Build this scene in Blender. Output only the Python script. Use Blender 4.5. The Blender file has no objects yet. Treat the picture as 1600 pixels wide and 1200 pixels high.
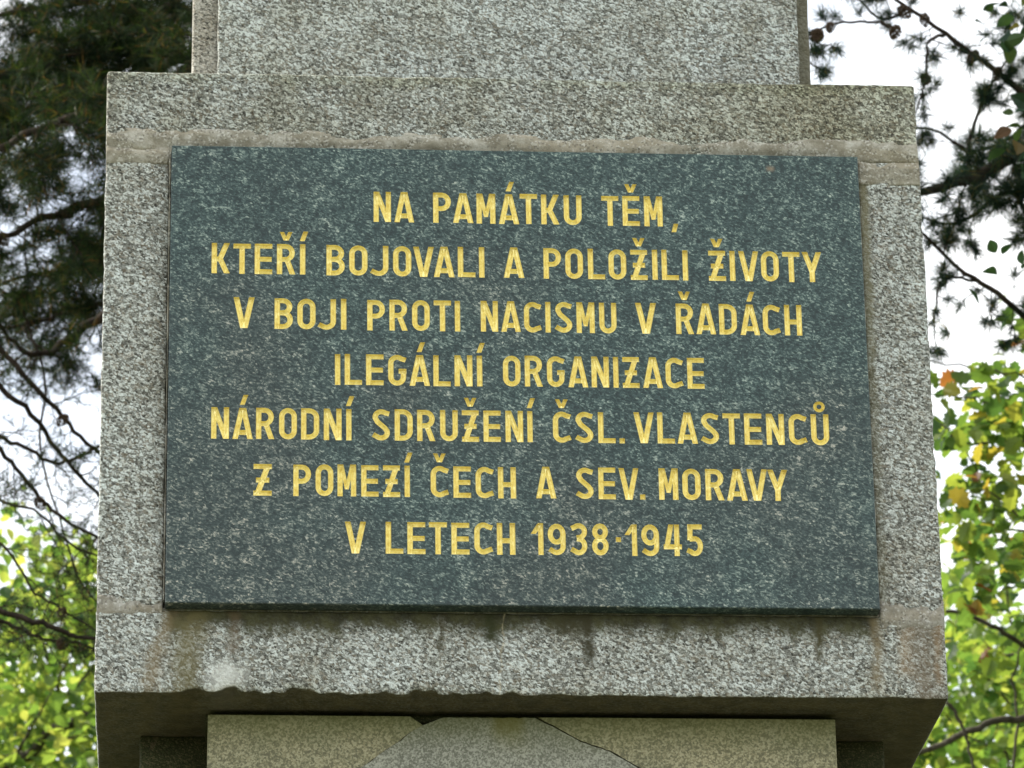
import bpy, math, random
import numpy as np
from mathutils import Vector, Matrix, noise, geometry, Euler

rad = math.radians
S = bpy.context.scene
C = S.collection
# ------------------------------------------------------------------ camera
Z0 = 3.778                      # underside of the big block above the ground
X0 = -0.665                     # half its width: the monument stands centred on x = 0
YAW, PITCH, ROLL = 0.07834717, 0.39000434, -0.01692684
cy, sy = math.cos(YAW), math.sin(YAW)
FW = Vector((sy*math.cos(PITCH), cy*math.cos(PITCH), math.sin(PITCH)))
r_ = Vector((cy, -sy, 0)); u_ = r_.cross(FW)
RT = math.cos(ROLL)*r_ + math.sin(ROLL)*u_
UP = -math.sin(ROLL)*r_ + math.cos(ROLL)*u_
CAM = Vector((0.14051293 + X0, -6.55395478, -2.17803899 + Z0))
cd = bpy.data.cameras.new('camera'); cam = bpy.data.objects.new('camera', cd); C.objects.link(cam)
cam.matrix_world = Matrix((( RT.x, UP.x, -FW.x, CAM.x), (RT.y, UP.y, -FW.y, CAM.y), (RT.z, UP.z, -FW.z, CAM.z), (0, 0, 0, 1)))
cd.sensor_width = 36; cd.lens = 156.2776; cd.clip_start = 0.1; cd.clip_end = 3000
cd.dof.use_dof = True; cd.dof.focus_distance = 7.0; cd.dof.aperture_fstop = 15
S.camera = cam
FPX = 6945.67
def at(u, v, y):                # where the sight line of a photo point meets the vertical plane y
    d = FW + RT*((u-800)/FPX) - UP*((v-600)/FPX)
    return CAM + d*((y-CAM.y)/d.y)
def to_px(p):
    d = p-CAM; z = d.dot(FW)
    return 800+FPX*d.dot(RT)/z, 600-FPX*d.dot(UP)/z
# ------------------------------------------------------------------ sky, sun, exposure
SUN_EL, SUN_AZ = 48.0, -72.0    # azimuth from +Y, negative is to the left; behind the monument
W = bpy.data.worlds.new('World'); S.world = W; W.use_nodes = True
nt = W.node_tree; nt.nodes.clear()
def wn(t, **k):
    n = nt.nodes.new(t)
    for a, b in k.items(): setattr(n, a, b)
    return n
sky = wn('ShaderNodeTexSky', sky_type='NISHITA', sun_disc=False, sun_elevation=rad(SUN_EL), sun_rotation=rad(SUN_AZ), air_density=1.0, dust_density=1.5, ozone_density=1.0)
tc = wn('ShaderNodeTexCoord'); mp = wn('ShaderNodeMapping'); mp.inputs['Scale'].default_value = (1.6, 1.6, 4.0)
ns = wn('ShaderNodeTexNoise'); ns.inputs['Scale'].default_value = 1.7; ns.inputs['Detail'].default_value = 7; ns.inputs['Roughness'].default_value = 0.6
mr = wn('ShaderNodeMapRange', interpolation_type='SMOOTHSTEP'); mr.inputs[1].default_value = 0.32; mr.inputs[2].default_value = 0.60; mr.inputs[3].default_value = 0.30; mr.inputs[4].default_value = 0.92
mx = wn('ShaderNodeMix', data_type='RGBA'); mx.inputs[7].default_value = (11, 11, 10.6, 1)
bg = wn('ShaderNodeBackground'); bg.inputs[1].default_value = 0.11; wo = wn('ShaderNodeOutputWorld')
l = nt.links.new
l(tc.outputs['Generated'], mp.inputs[0]); l(mp.outputs[0], ns.inputs[0]); l(ns.outputs[0], mr.inputs[0]); l(mr.outputs[0], mx.inputs[0])
l(sky.outputs[0], mx.inputs[6]); l(mx.outputs[2], bg.inputs[0]); l(bg.outputs[0], wo.inputs[0])
sd = bpy.data.lights.new('sun', 'SUN'); sd.energy = 4.0; sd.angle = rad(0.53); sd.color = (1.0, 0.94, 0.84)
sun = bpy.data.objects.new('sun', sd); C.objects.link(sun)
sdir = Vector((math.sin(rad(SUN_AZ))*math.cos(rad(SUN_EL)), math.cos(rad(SUN_AZ))*math.cos(rad(SUN_EL)), math.sin(rad(SUN_EL))))
sun.rotation_euler = sdir.to_track_quat('Z', 'Y').to_euler(); sun.location = (0, 0, 20)
S.view_settings.view_transform = 'Standard'; S.view_settings.look = 'None'
S.view_settings.exposure = 1.08; S.view_settings.gamma = 1; S.view_settings.use_curve_mapping = False
S.cycles.max_bounces = 8; S.cycles.transparent_max_bounces = 8

# ------------------------------------------------------------------ node helpers
class M:
    def __init__(s, name, rough=0.8, spec=0.3):
        s.m = bpy.data.materials.new(name); s.m.use_nodes = True; s.t = s.m.node_tree
        s.b = s.t.nodes['Principled BSDF']; s.b.inputs['Roughness'].default_value = rough
        s.b.inputs['Specular IOR Level'].default_value = spec
        s.tc = s.t.nodes.new('ShaderNodeTexCoord'); s.P = s.tc.outputs['Object']
        sp = s.t.nodes.new('ShaderNodeSeparateXYZ'); s.t.links.new(s.P, sp.inputs[0])
        s.X, s.Y, s.Z = sp.outputs
    def put(s, inp, v):
        if hasattr(v, 'is_output'): s.t.links.new(v, inp)
        elif isinstance(v, tuple) and len(v) == 3 and len(inp.default_value) == 4: inp.default_value = (*v, 1)
        else: inp.default_value = v
    def math(s, op, a, b=0.0, c=0.0):
        n = s.t.nodes.new('ShaderNodeMath'); n.operation = op
        s.put(n.inputs[0], a); s.put(n.inputs[1], b); s.put(n.inputs[2], c); return n.outputs[0]
    def map(s, scale=(1, 1, 1), rot=(0, 0, 0), loc=(0, 0, 0), src=None):
        n = s.t.nodes.new('ShaderNodeMapping'); s.put(n.inputs[0], src or s.P)
        n.inputs['Scale'].default_value = scale; n.inputs['Rotation'].default_value = rot; n.inputs['Location'].default_value = loc
        return n.outputs[0]
    def slant(s, ang, scale): return s.map(scale, src=s.map(rot=(0, ang, 0)))
    def noise(s, scale, detail=3, rough=0.55, src=None, dist=0.0):
        n = s.t.nodes.new('ShaderNodeTexNoise'); s.put(n.inputs[0], src or s.P)
        n.inputs['Scale'].default_value = scale; n.inputs['Detail'].default_value = detail
        n.inputs['Roughness'].default_value = rough; n.inputs['Distortion'].default_value = dist; return n.outputs[0]
    def voro(s, scale, src=None, feature='F1'):
        n = s.t.nodes.new('ShaderNodeTexVoronoi'); n.feature = feature; s.put(n.inputs[0], src or s.P); n.inputs['Scale'].default_value = scale
        return n.outputs['Distance'], n.outputs['Color']
    def step(s, v, a, b, lo=0.0, hi=1.0):
        n = s.t.nodes.new('ShaderNodeMapRange'); n.interpolation_type = 'SMOOTHSTEP'
        s.put(n.inputs[0], v); s.put(n.inputs[1], a); s.put(n.inputs[2], b); s.put(n.inputs[3], lo); s.put(n.inputs[4], hi); return n.outputs[0]
    def mix(s, f, a, b, mode='MIX'):
        n = s.t.nodes.new('ShaderNodeMix'); n.data_type = 'RGBA'; n.blend_type = mode
        s.put(n.inputs[0], f); s.put(n.inputs[6], a); s.put(n.inputs[7], b); return n.outputs[2]
    def ramp(s, v, stops):
        n = s.t.nodes.new('ShaderNodeValToRGB'); e = n.color_ramp.elements
        while len(e) < len(stops): e.new(0.5)
        for i, (p, c) in enumerate(stops): e[i].position = p; e[i].color = (*c, 1)
        s.put(n.inputs[0], v); return n.outputs[0]
    def chan(s, col, k=0):
        n = s.t.nodes.new('ShaderNodeSeparateColor'); s.put(n.inputs[0], col); return n.outputs[k]
    def band(s, v, a, b, soft):     # 1 between a and b with soft shoulders
        return s.math('MULTIPLY', s.step(v, a-soft, a+soft), s.step(v, b-soft, b+soft, 1.0, 0.0))
    def bump(s, h, dist, strength=1.0):
        n = s.t.nodes.new('ShaderNodeBump'); n.inputs['Distance'].default_value = dist; n.inputs['Strength'].default_value = strength
        s.put(n.inputs['Height'], h); s.t.links.new(n.outputs[0], s.b.inputs['Normal'])
    def col(s, c): s.put(s.b.inputs['Base Color'], c)

def granite(name, lo=(0.030, 0.029, 0.024), mid=(0.190, 0.198, 0.182), hi=(0.54, 0.59, 0.59), tint=None, dirt=0.5, extra=None, shift=0.0, fine=1.15):
    g = M(name, 0.82, 0.25)
    w = g.noise(70, 2)
    wv = g.t.nodes.new('ShaderNodeVectorMath'); wv.operation = 'SCALE'; g.put(wv.inputs[0], w); wv.inputs['Scale'].default_value = 0.006
    av = g.t.nodes.new('ShaderNodeVectorMath'); g.put(av.inputs[0], g.slant(-0.5, (0.85, 1, 1.25))); g.put(av.inputs[1], wv.outputs[0])
    d1, c1 = g.voro(215*fine, av.outputs[0]); d2, c2 = g.voro(380*fine, av.outputs[0])
    n1 = g.noise(310*fine, 3, 0.7); n2 = g.noise(26, 4, 0.65); n3 = g.noise(4.5, 4, 0.6)
    v = g.math('MULTIPLY', g.chan(c1, 0), 0.52)
    v = g.math('ADD', v, g.math('MULTIPLY', g.chan(c2, 1), 0.30))
    v = g.math('ADD', v, g.math('MULTIPLY', g.math('SUBTRACT', n1, 0.5), 0.75))
    v = g.math('ADD', v, g.math('MULTIPLY', g.math('SUBTRACT', n2, 0.5), 0.30))
    v = g.math('ADD', v, 0.09+shift)
    c = g.ramp(v, [(0.14, lo), (0.34, tuple(x*0.66 for x in mid)), (0.50, mid), (0.66, tuple((a+b)/2 for a, b in zip(mid, hi))), (0.86, hi)])
    # warm feldspar grains here and there
    c = g.mix(g.math('MULTIPLY', g.step(g.chan(c1, 2), 0.72, 0.85), 0.14), c, (0.40, 0.31, 0.20))
    # broad brown and olive weathering
    c = g.mix(g.math('MULTIPLY', g.step(n3, 0.42, 0.68), dirt), c, g.mix(1.0, c, tint or (0.74, 0.70, 0.58), 'MULTIPLY'))
    run = g.noise(7, 5, 0.65, g.map((1, 1, 0.16))); fl = g.noise(11, 5, 0.7)
    c = g.mix(1.0, c, g.ramp(g.math('ADD', g.math('MULTIPLY', run, 0.5), g.math('MULTIPLY', fl, 0.5)), [(0.34, (0.70, 0.67, 0.60)), (0.5, (0.97, 0.97, 0.96)), (0.64, (1.18, 1.20, 1.22))]), 'MULTIPLY')
    pits = g.step(g.noise(48, 2, 0.5), 0.70, 0.76)
    c = g.mix(g.math('MULTIPLY', pits, 0.55), c, (0.09, 0.07, 0.045))
    if extra: c = extra(g, c)
    g.col(c)
    h = g.math('ADD', g.math('MULTIPLY', g.math('SUBTRACT', 1.0, d1), 0.5), g.math('ADD', g.math('MULTIPLY', n1, 0.6), g.math('MULTIPLY', n2, 1.4)))
    g.bump(h, 0.0024, 0.6)
    return g.m

# stain masks are placed in the monument's own metres (x from the left edge, z from the underside of the block)
def X_(x): return x+X0
def Z_(z): return z+Z0
def lintel_extra(g, c):
    n = g.noise(14, 4, 0.65)
    m = g.math('MULTIPLY', g.step(g.math('ADD', g.Z, g.math('MULTIPLY', n, 0.10)), Z_(1.085), Z_(1.125)), 0.50)   # dark moss film along the top edge
    c = g.mix(m, c, g.mix(1.0, c, (0.62, 0.62, 0.42), 'MULTIPLY'))
    m = g.math('MULTIPLY', g.step(g.math('ADD', g.X, g.math('MULTIPLY', n, 0.3)), X_(0.75), X_(1.35)), 0.45)
    c = g.mix(m, c, g.mix(1.0, c, (0.78, 0.72, 0.52), 'MULTIPLY'))
    return c
def pier_extra(g, c):
    n = g.noise(22, 3)
    m = g.math('MULTIPLY', g.band(g.math('ADD', g.X, g.math('MULTIPLY', g.math('SUBTRACT', n, 0.5), 0.02)), X_(1.229), X_(1.245), 0.006), g.step(g.Z, Z_(0.3), Z_(0.9), 0.3, 0.8))
    return g.mix(m, c, (0.16, 0.15, 0.09))
def base_extra(g, c):
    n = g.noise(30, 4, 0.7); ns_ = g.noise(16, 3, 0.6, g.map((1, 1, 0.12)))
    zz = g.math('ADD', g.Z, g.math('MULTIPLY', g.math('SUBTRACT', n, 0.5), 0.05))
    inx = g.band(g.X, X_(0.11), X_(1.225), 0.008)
    moss = g.math('MULTIPLY', g.step(g.math('ADD', zz, g.math('MULTIPLY', g.math('SUBTRACT', ns_, 0.5), 0.05)), Z_(0.088), Z_(0.124)), inx)  # moss, with the plaque's contact shade painted in toward the top
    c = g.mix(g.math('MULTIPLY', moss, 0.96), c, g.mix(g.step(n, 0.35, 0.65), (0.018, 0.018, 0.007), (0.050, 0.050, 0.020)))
    def streak(c, x, w, z0, z1, color, amt, lean=0.0):
        xs = g.math('ADD', g.X, g.math('MULTIPLY', g.math('SUBTRACT', g.noise(9, 3), 0.5), 0.05))
        xs = g.math('ADD', xs, g.math('MULTIPLY', g.math('SUBTRACT', g.Z, Z_(z1)), -lean))
        m = g.math('MULTIPLY', g.band(xs, X_(x-w/2), X_(x+w/2), w*0.45), g.step(zz, Z_(z0), Z_(z0+0.25*(z1-z0))))
        m = g.math('MULTIPLY', m, g.step(g.noise(60, 3), 0.25, 0.55, 0.45, 1.0))
        return g.mix(g.math('MULTIPLY', m, amt), c, color)
    c = streak(c, 0.118, 0.022, -0.02, 0.14, (0.17, 0.130, 0.070), 0.6, 0.25)
    c = streak(c, 0.150, 0.040, -0.05, 0.14, (0.12, 0.105, 0.045), 0.7, 0.1)
    c = streak(c, 0.215, 0.02, 0.06, 0.14, (0.10, 0.07, 0.04), 0.6)
    c = streak(c, 0.615, 0.022, 0.082, 0.14, (0.022, 0.026, 0.008), 0.95)
    c = streak(c, 0.765, 0.022, 0.045, 0.14, (0.028, 0.026, 0.012), 0.95, 0.0)
    c = streak(c, 0.735, 0.05, 0.088, 0.14, (0.035, 0.033, 0.014), 0.9)
    c = streak(c, 0.540, 0.008, 0.06, 0.14, (0.04, 0.035, 0.015), 0.8)
    c = streak(c, 1.13, 0.010, 0.055, 0.14, (0.045, 0.04, 0.015), 0.9)
    c = streak(c, 1.222, 0.016, 0.00, 0.14, (0.17, 0.130, 0.070), 0.55)
    c = streak(c, 1.27, 0.025, 0.02, 0.14, (0.23, 0.16, 0.09), 0.5)
    c = streak(c, 1.300, 0.04, -0.05, 0.12, (0.13, 0.10, 0.065), 0.6)
    c = streak(c, 1.325, 0.012, 0.01, 0.13, (0.18, 0.115, 0.055), 0.55)
    lime = g.math('MULTIPLY', g.band(g.math('ADD', g.X, g.math('MULTIPLY', n, 0.05)), X_(0.205), X_(0.25), 0.02), g.band(zz, Z_(-0.02), Z_(0.05), 0.015))
    c = g.mix(g.math('MULTIPLY', lime, 0.6), c, (0.58, 0.60, 0.58))
    # the crack a little right of the middle, healed with pale lime
    cx = g.math('ADD', g.X, g.math('MULTIPLY', g.math('SUBTRACT', g.noise(28, 3), 0.5), 0.022))
    cx = g.math('ADD', cx, g.math('MULTIPLY', g.math('SUBTRACT', g.Z, Z_(0.05)), -0.06))
    c = g.mix(g.math('MULTIPLY', g.band(cx, X_(0.6295), X_(0.6318), 0.0014), g.step(g.noise(45, 3), 0.35, 0.6, 0.1, 0.6)), c, (0.42, 0.36, 0.24))
    # darker olive brown on the faces that look down
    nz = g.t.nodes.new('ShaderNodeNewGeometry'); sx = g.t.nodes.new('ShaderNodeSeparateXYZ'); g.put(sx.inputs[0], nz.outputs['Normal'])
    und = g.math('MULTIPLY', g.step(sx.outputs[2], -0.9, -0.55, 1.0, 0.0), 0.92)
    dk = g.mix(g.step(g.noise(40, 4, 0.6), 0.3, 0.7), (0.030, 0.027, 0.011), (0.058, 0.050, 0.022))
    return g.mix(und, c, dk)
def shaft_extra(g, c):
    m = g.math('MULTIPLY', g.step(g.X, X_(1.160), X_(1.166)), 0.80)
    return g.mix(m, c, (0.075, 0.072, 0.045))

m_lintel = granite('granite_lintel', dirt=0.6, extra=lintel_extra, shift=-0.01)
m_pier = granite('granite_pier', dirt=0.35, tint=(0.8, 0.74, 0.66), extra=pier_extra)
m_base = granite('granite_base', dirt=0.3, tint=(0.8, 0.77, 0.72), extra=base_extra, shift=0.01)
m_shaft = granite('granite_shaft', dirt=0.35, tint=(0.85, 0.8, 0.66), shift=0.03)
m_shaft2 = granite('granite_shaft_margin', dirt=0.35, tint=(0.85, 0.8, 0.66), shift=0.0, extra=shaft_extra, mid=(0.25, 0.24, 0.21), hi=(0.46, 0.45, 0.41))
m_die = granite('granite_pedestal', lo=(0.018, 0.022, 0.010), mid=(0.030, 0.036, 0.014), hi=(0.045, 0.05, 0.022), dirt=0.4, fine=2.2)

def smooth_stone(name, a, b, grain):
    g = M(name, 0.85, 0.2)
    n = g.noise(300, 3, 0.75); n2 = g.noise(9, 5, 0.65); d, c1 = g.voro(330)
    c = g.mix(g.step(n2, 0.3, 0.7), a, b)
    k = g.step(g.math('ADD', n, g.math('MULTIPLY', g.chan(c1, 0), 0.30)), 0.48, 0.82)
    c = g.mix(g.math('MULTIPLY', k, 0.35), c, (0.42, 0.42, 0.36))
    c = g.mix(g.math('MULTIPLY', g.math('SUBTRACT', 1.0, k), grain), c, (0.09, 0.09, 0.07))
    # greener and darker toward the top of the panel
    zt = g.step(g.math('ADD', g.Z, g.math('MULTIPLY', g.noise(12, 4), 0.05)), Z_(-0.055), Z_(0.020))
    c = g.mix(g.math('MULTIPLY', zt, 0.6), c, (0.095, 0.105, 0.030))
    run = g.math('MULTIPLY', g.band(g.math('ADD', g.X, g.math('MULTIPLY', g.math('SUBTRACT', n2, 0.5), 0.03)), X_(0.622), X_(0.668), 0.012), g.step(g.Z, Z_(-0.07), Z_(-0.01)))
    c = g.mix(g.math('MULTIPLY', run, 0.75), c, (0.12, 0.115, 0.03))
    g.col(c); g.bump(g.math('ADD', n, n2), 0.0012, 0.6); return g.m
m_ochre = smooth_stone('ochre_weathered_stone', (0.185, 0.180, 0.085), (0.29, 0.26, 0.13), 0.8)
m_grey = smooth_stone('grey_weathered_stone', (0.20, 0.215, 0.185), (0.27, 0.28, 0.235), 0.75)

def mortar_mat():
    g = M('mortar', 0.9, 0.15)
    n = g.noise(22, 5, 0.65); n2 = g.noise(260, 3, 0.7); st = g.noise(30, 3, 0.6, g.map((0.12, 1, 1)))
    c = g.ramp(n, [(0.32, (0.13, 0.118, 0.088)), (0.5, (0.225, 0.212, 0.17)), (0.66, (0.37, 0.365, 0.325))])
    c = g.mix(g.math('MULTIPLY', g.step(st, 0.45, 0.62), 0.4), c, (0.33, 0.29, 0.22))
    c = g.mix(g.math('MULTIPLY', g.step(n2, 0.6, 0.72), 0.5), c, (0.12, 0.1, 0.07))
    d, cc = g.voro(330); sp = g.step(g.math('ADD', g.chan(cc, 0), g.math('MULTIPLY', g.math('SUBTRACT', g.noise(40, 3), 0.5), 2.6)), 0.45, 0.95)
    c = g.mix(g.math('MULTIPLY', sp, 0.55), c, g.ramp(g.chan(cc, 1), [(0.2, (0.08, 0.075, 0.065)), (0.5, (0.3, 0.29, 0.26)), (0.8, (0.5, 0.5, 0.46))]))
    low = g.math('MULTIPLY', g.step(g.Z, Z_(0.3), Z_(0.5), 1.0, 0.0), 0.6)
    c = g.mix(low, c, g.mix(1.0, c, (0.85, 0.86, 0.92), 'MULTIPLY'))
    g.col(c); g.bump(g.math('ADD', n, g.math('MULTIPLY', n2, 0.4)), 0.004, 0.8); return g.m
m_mortar = mortar_mat()

def plaque_mat():
    g = M('dark_green_granite', 0.36, 0.28)
    a = g.slant(-0.42, (0.80, 1, 1.30))          # grains lie slanting
    w = g.noise(60, 2)
    wv = g.t.nodes.new('ShaderNodeVectorMath'); wv.operation = 'SCALE'; g.put(wv.inputs[0], w); wv.inputs['Scale'].default_value = 0.008
    av = g.t.nodes.new('ShaderNodeVectorMath'); g.put(av.inputs[0], a); g.put(av.inputs[1], wv.outputs[0]); a = av.outputs[0]
    d1, c1 = g.voro(290, a); n1 = g.noise(270, 4, 0.72, a); n2 = g.noise(48, 4, 0.65); n3 = g.noise(3.0, 4, 0.6)
    v = g.math('ADD', g.math('MULTIPLY', n1, 0.9), g.math('MULTIPLY', g.chan(c1, 0), 0.28)); v = g.math('ADD', v, g.math('MULTIPLY', n2, 0.55)); v = g.math('ADD', v, g.math('MULTIPLY', g.math('SUBTRACT', g.noise(9, 4, 0.6), 0.5), 0.08))
    c = g.ramp(g.math('SUBTRACT', v, 0.355), [(0.20, (0.007, 0.018, 0.019)), (0.44, (0.017, 0.038, 0.040)), (0.58, (0.046, 0.080, 0.080)), (0.69, (0.14, 0.195, 0.18)), (0.83, (0.38, 0.44, 0.40))])
    warm = g.step(g.math('ADD', n3, g.math('ADD', g.math('MULTIPLY', g.X, -0.20), g.math('MULTIPLY', g.math('SUBTRACT', g.Z, Z_(0.5)), -0.30))), 0.40, 0.72)  # reflection of trees put into the colour, warmer toward the lower left
    c = g.mix(g.math('MULTIPLY', warm, 0.75), c, g.mix(1.0, c, (1.30, 0.98, 0.94), 'MULTIPLY'))
    blotch = g.noise(8, 5, 0.6)
    c = g.mix(g.step(blotch, 0.35, 0.65, 0.0, 0.30), c, g.mix(1.0, c, (0.62, 0.66, 0.66), 'MULTIPLY'))
    spot = g.math('MULTIPLY', g.band(g.X, X_(1.076), X_(1.088), 0.004), g.band(g.Z, Z_(0.896), Z_(0.904), 0.004))
    c = g.mix(g.math('MULTIPLY', spot, 0.7), c, (0.20, 0.15, 0.10))
    g.col(c)
    g.put(g.b.inputs['Roughness'], g.step(n2, 0.3, 0.7, 0.30, 0.46)); g.bump(g.math('ADD', n1, n2), 0.0004, 0.5)
    return g.m
m_plaque = plaque_mat()
def gold_mat():
    g = M('gold_leaf', 0.33, 0.6)
    n = g.noise(160, 4, 0.7); n2 = g.noise(500, 3, 0.7)
    c = g.ramp(n, [(0.30, (0.62, 0.49, 0.14)), (0.46, (0.80, 0.68, 0.24)), (0.66, (0.90, 0.82, 0.40))])
    c = g.mix(g.math('MULTIPLY', g.step(n2, 0.64, 0.70), 0.5), c, (0.30, 0.20, 0.07))
    g.col(c); g.b.inputs['Metallic'].default_value = 0.38; g.bump(n2, 0.0005, 0.5); return g.m
m_gold = gold_mat()

# ------------------------------------------------------------------ object helpers
def link(name, mesh, mat=None, parent=None, **props):
    o = bpy.data.objects.new(name, mesh)
    if mat and mesh and not mesh.materials: mesh.materials.append(mat)
    C.objects.link(o)
    if parent: o.parent = parent
    for k, v in props.items(): o[k] = v
    return o
def mesh_of(name, vs, fs, smooth=False):
    me = bpy.data.meshes.new(name); me.from_pydata([tuple(v) for v in vs], [], fs); me.update()
    if smooth: me.polygons.foreach_set('use_smooth', [True]*len(me.polygons))
    return me
def thing(name, label, cat, loc=(0, 0, 0), group=None):
    o = bpy.data.objects.new(name, None); C.objects.link(o); o.location = loc; o['label'] = label; o['category'] = cat
    if group: o['group'] = group
    o.empty_display_size = 0.3
    return o
def L(x, y, z): return (x+X0, y, z+Z0)

def ticks(a, b, step, r):
    n = max(2, int((b-a-2*r)/step))
    mid = [a+r+(b-a-2*r)*i/n for i in range(n+1)]
    return [a, a+r*0.4]+mid+[b-r*0.4, b]
def stone_block(name, x0, x1, y0, y1, z0, z1, mat, parent, step=0.012, r=0.005, amp=0.0012, seed=0.0, chip=None, deep=0.06, **props):
    """worn block: box with rounded arrises, an uneven dressed surface and chipped edges; coordinates in the monument's metres"""
    lo = Vector((x0, y0, z0)); hi = Vector((x1, y1, z1))
    T = [ticks(x0, x1, step, r), ticks(y0, y1, deep, r), ticks(z0, z1, step, r)]
    idx = {}; vs = []; fs = []
    def vid(i, j, k):
        key = (i, j, k)
        if key in idx: return idx[key]
        p = Vector((T[0][i], T[1][j], T[2][k]))
        q = Vector([min(max(p[a], lo[a]+r), hi[a]-r) for a in range(3)])
        d = p-q
        if d.length > 1e-9: p = q+d.normalized()*r if max(abs(c) for c in d) > r*0.99 else p
        n = noise.noise(Vector((p.x*22+seed, p.y*22, p.z*22)))*amp + noise.noise(Vector((p.x*75, p.y*75+seed, p.z*75)))*amp*0.6
        c = (lo+hi)/2
        nd = Vector([1 if p[a] > hi[a]-r else (-1 if p[a] < lo[a]+r else 0) for a in range(3)])
        onedge = sum(1 for a in nd if a) >= 2
        if nd.length: p = p + nd.normalized()*(n - (abs(noise.noise(p*30+Vector((seed, 3, 7))))*amp*2.2 if onedge else 0))
        if chip: p = chip(p)
        idx[key] = len(vs); vs.append(L(*p)); return idx[key]
    nx, ny, nz = (len(t)-1 for t in T)
    for i in range(nx):
        for k in range(nz):
            fs.append((vid(i, 0, k), vid(i+1, 0, k), vid(i+1, 0, k+1), vid(i, 0, k+1)))
            fs.append((vid(i, ny, k), vid(i, ny, k+1), vid(i+1, ny, k+1), vid(i+1, ny, k)))
        for j in range(ny):
            fs.append((vid(i, j, 0), vid(i, j+1, 0), vid(i+1, j+1, 0), vid(i+1, j, 0)))
            fs.append((vid(i, j, nz), vid(i+1, j, nz), vid(i+1, j+1, nz), vid(i, j+1, nz)))
    for j in range(ny):
        for k in range(nz):
            fs.append((vid(0, j, k), vid(0, j, k+1), vid(0, j+1, k+1), vid(0, j+1, k)))
            fs.append((vid(nx, j, k), vid(nx, j+1, k), vid(nx, j+1, k+1), vid(nx, j, k+1)))
    return link(name, mesh_of(name, vs, fs, True), mat, parent, **props)
def mortar_smear(x0, x1, z0, z1, y, mat, parent, seed, thick=0.004, ragged=0.35, name='mortar'):
    """trowelled mortar over a joint: a thin uneven skin whose ragged edge dives back into the stone"""
    st = 0.004; nx = int((x1-x0)/st); nz = max(4, int((z1-z0)/st)); vs = []; fs = []
    for i in range(nx+1):
        for k in range(nz+1):
            x = x0+(x1-x0)*i/nx; z = z0+(z1-z0)*k/nz; t = k/nz
            e = min(t, 1-t)*2
            n = noise.fractal(Vector((x*9+seed, z*22, seed)), 0.8, 2.1, 5)
            f = e*1.9 - ragged - 1.25*n
            h = thick*max(-1.2, min(1.0, f)) + 0.0016*noise.noise(Vector((x*40, z*110+seed, 1)))
            vs.append(L(x, y-h, z))
    for i in range(nx):
        for k in range(nz):
            a = i*(nz+1)+k; fs.append((a, a+nz+1, a+nz+2, a+1))
    b = len(vs)                                    # a back so the skin is closed
    ring = [i*(nz+1) for i in range(nx+1)]+[nx*(nz+1)+k for k in range(1, nz+1)]+[i*(nz+1)+nz for i in range(nx-1, -1, -1)]+[k for k in range(nz-1, 0, -1)]
    for q in ring: v = vs[q]; vs.append((v[0], y+0.012, v[2]))
    m = len(ring)
    for q in range(m): fs.append((ring[(q+1) % m], ring[q], b+q, b+(q+1) % m))
    fs.append(tuple(b+q for q in range(m)))
    return link(name, mesh_of(name, vs, fs, True), mat, parent)

# ------------------------------------------------------------------ ground
def ground():
    g = M('grass_ground', 0.95, 0.1)
    n = g.noise(0.6, 5, 0.6); n2 = g.noise(30, 4, 0.7)
    c = g.mix(g.step(n, 0.35, 0.65), (0.06, 0.085, 0.025), (0.10, 0.11, 0.04)); c = g.mix(g.math('MULTIPLY', g.step(n2, 0.45, 0.7), 0.5), c, (0.03, 0.05, 0.015))
    g.col(c); g.bump(n2, 0.03)
    vs = []; fs = []; N = 60
    for i in range(N+1):
        for j in range(N+1):
            x = (i/N*2-1); y = (j/N*2-1); x = math.copysign(abs(x)**2.4*900, x); y = math.copysign(abs(y)**2.4*900, y)
            vs.append((x, y, 0.0 if abs(x) < 6 and abs(y) < 8 else 0.25*noise.noise(Vector((x*0.05, y*0.05, 0)))))
    for i in range(N):
        for j in range(N): a = i*(N+1)+j; fs.append((a, a+N+1, a+N+2, a+1))
    link('ground', mesh_of('ground', vs, fs), g.m, kind='structure')
    p = M('gravel_path', 0.95, 0.1); d, cc = p.voro(60); p.col(p.mix(p.chan(cc, 0), (0.20, 0.18, 0.15), (0.34, 0.31, 0.26))); p.bump(d, 0.01)
    vs = [(-1.6, -9, 0.012), (1.4, -9, 0.012), (2.2, -1.6, 0.012), (2.2, 2.4, 0.012), (-2.2, 2.4, 0.012), (-2.2, -1.6, 0.012)]
    lowv = [(x, y, -0.05) for x, y, _ in vs]; n = len(vs)
    link('path', mesh_of('path', vs+lowv, [tuple(range(n))]+[(i, i+n, (i+1) % n+n, (i+1) % n) for i in range(n)]), p.m, kind='structure')
ground()

# ------------------------------------------------------------------ the monument
mon = thing('monument', 'tall speckled grey granite monument carrying a dark plaque with a gilded Czech inscription', 'monument')
D = 0.75
def chip_base(p):
    x, z = p.x, p.z
    w = max(0.0, min(1.0, (x-0.13)/0.03))*max(0.0, min(1.0, (0.70-x)/0.06)) + 0.22
    c = w*max(0.0, 0.0035+0.010*noise.fractal(Vector((x*26, 4.2, 0)), 1.0, 2.0, 3))
    if z < 0.012 and p.y < 0.03: p.z += c*(1-z/0.012)*1.2; 
    if z < 0.02 and p.y < 0.01: p.y += c*(1-z/0.02)*0.9
    return p
lin = stone_block('lintel_block', 0, 1.3325, 0, D, 0.932, 1.0694, m_lintel, mon, seed=1, step=0.009, amp=0.0013)
stone_block('pier_block', 0.0005, 0.1040, 0, D, 0.1415, 0.9275, m_pier, mon, seed=5, step=0.009, amp=0.0014)
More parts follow.
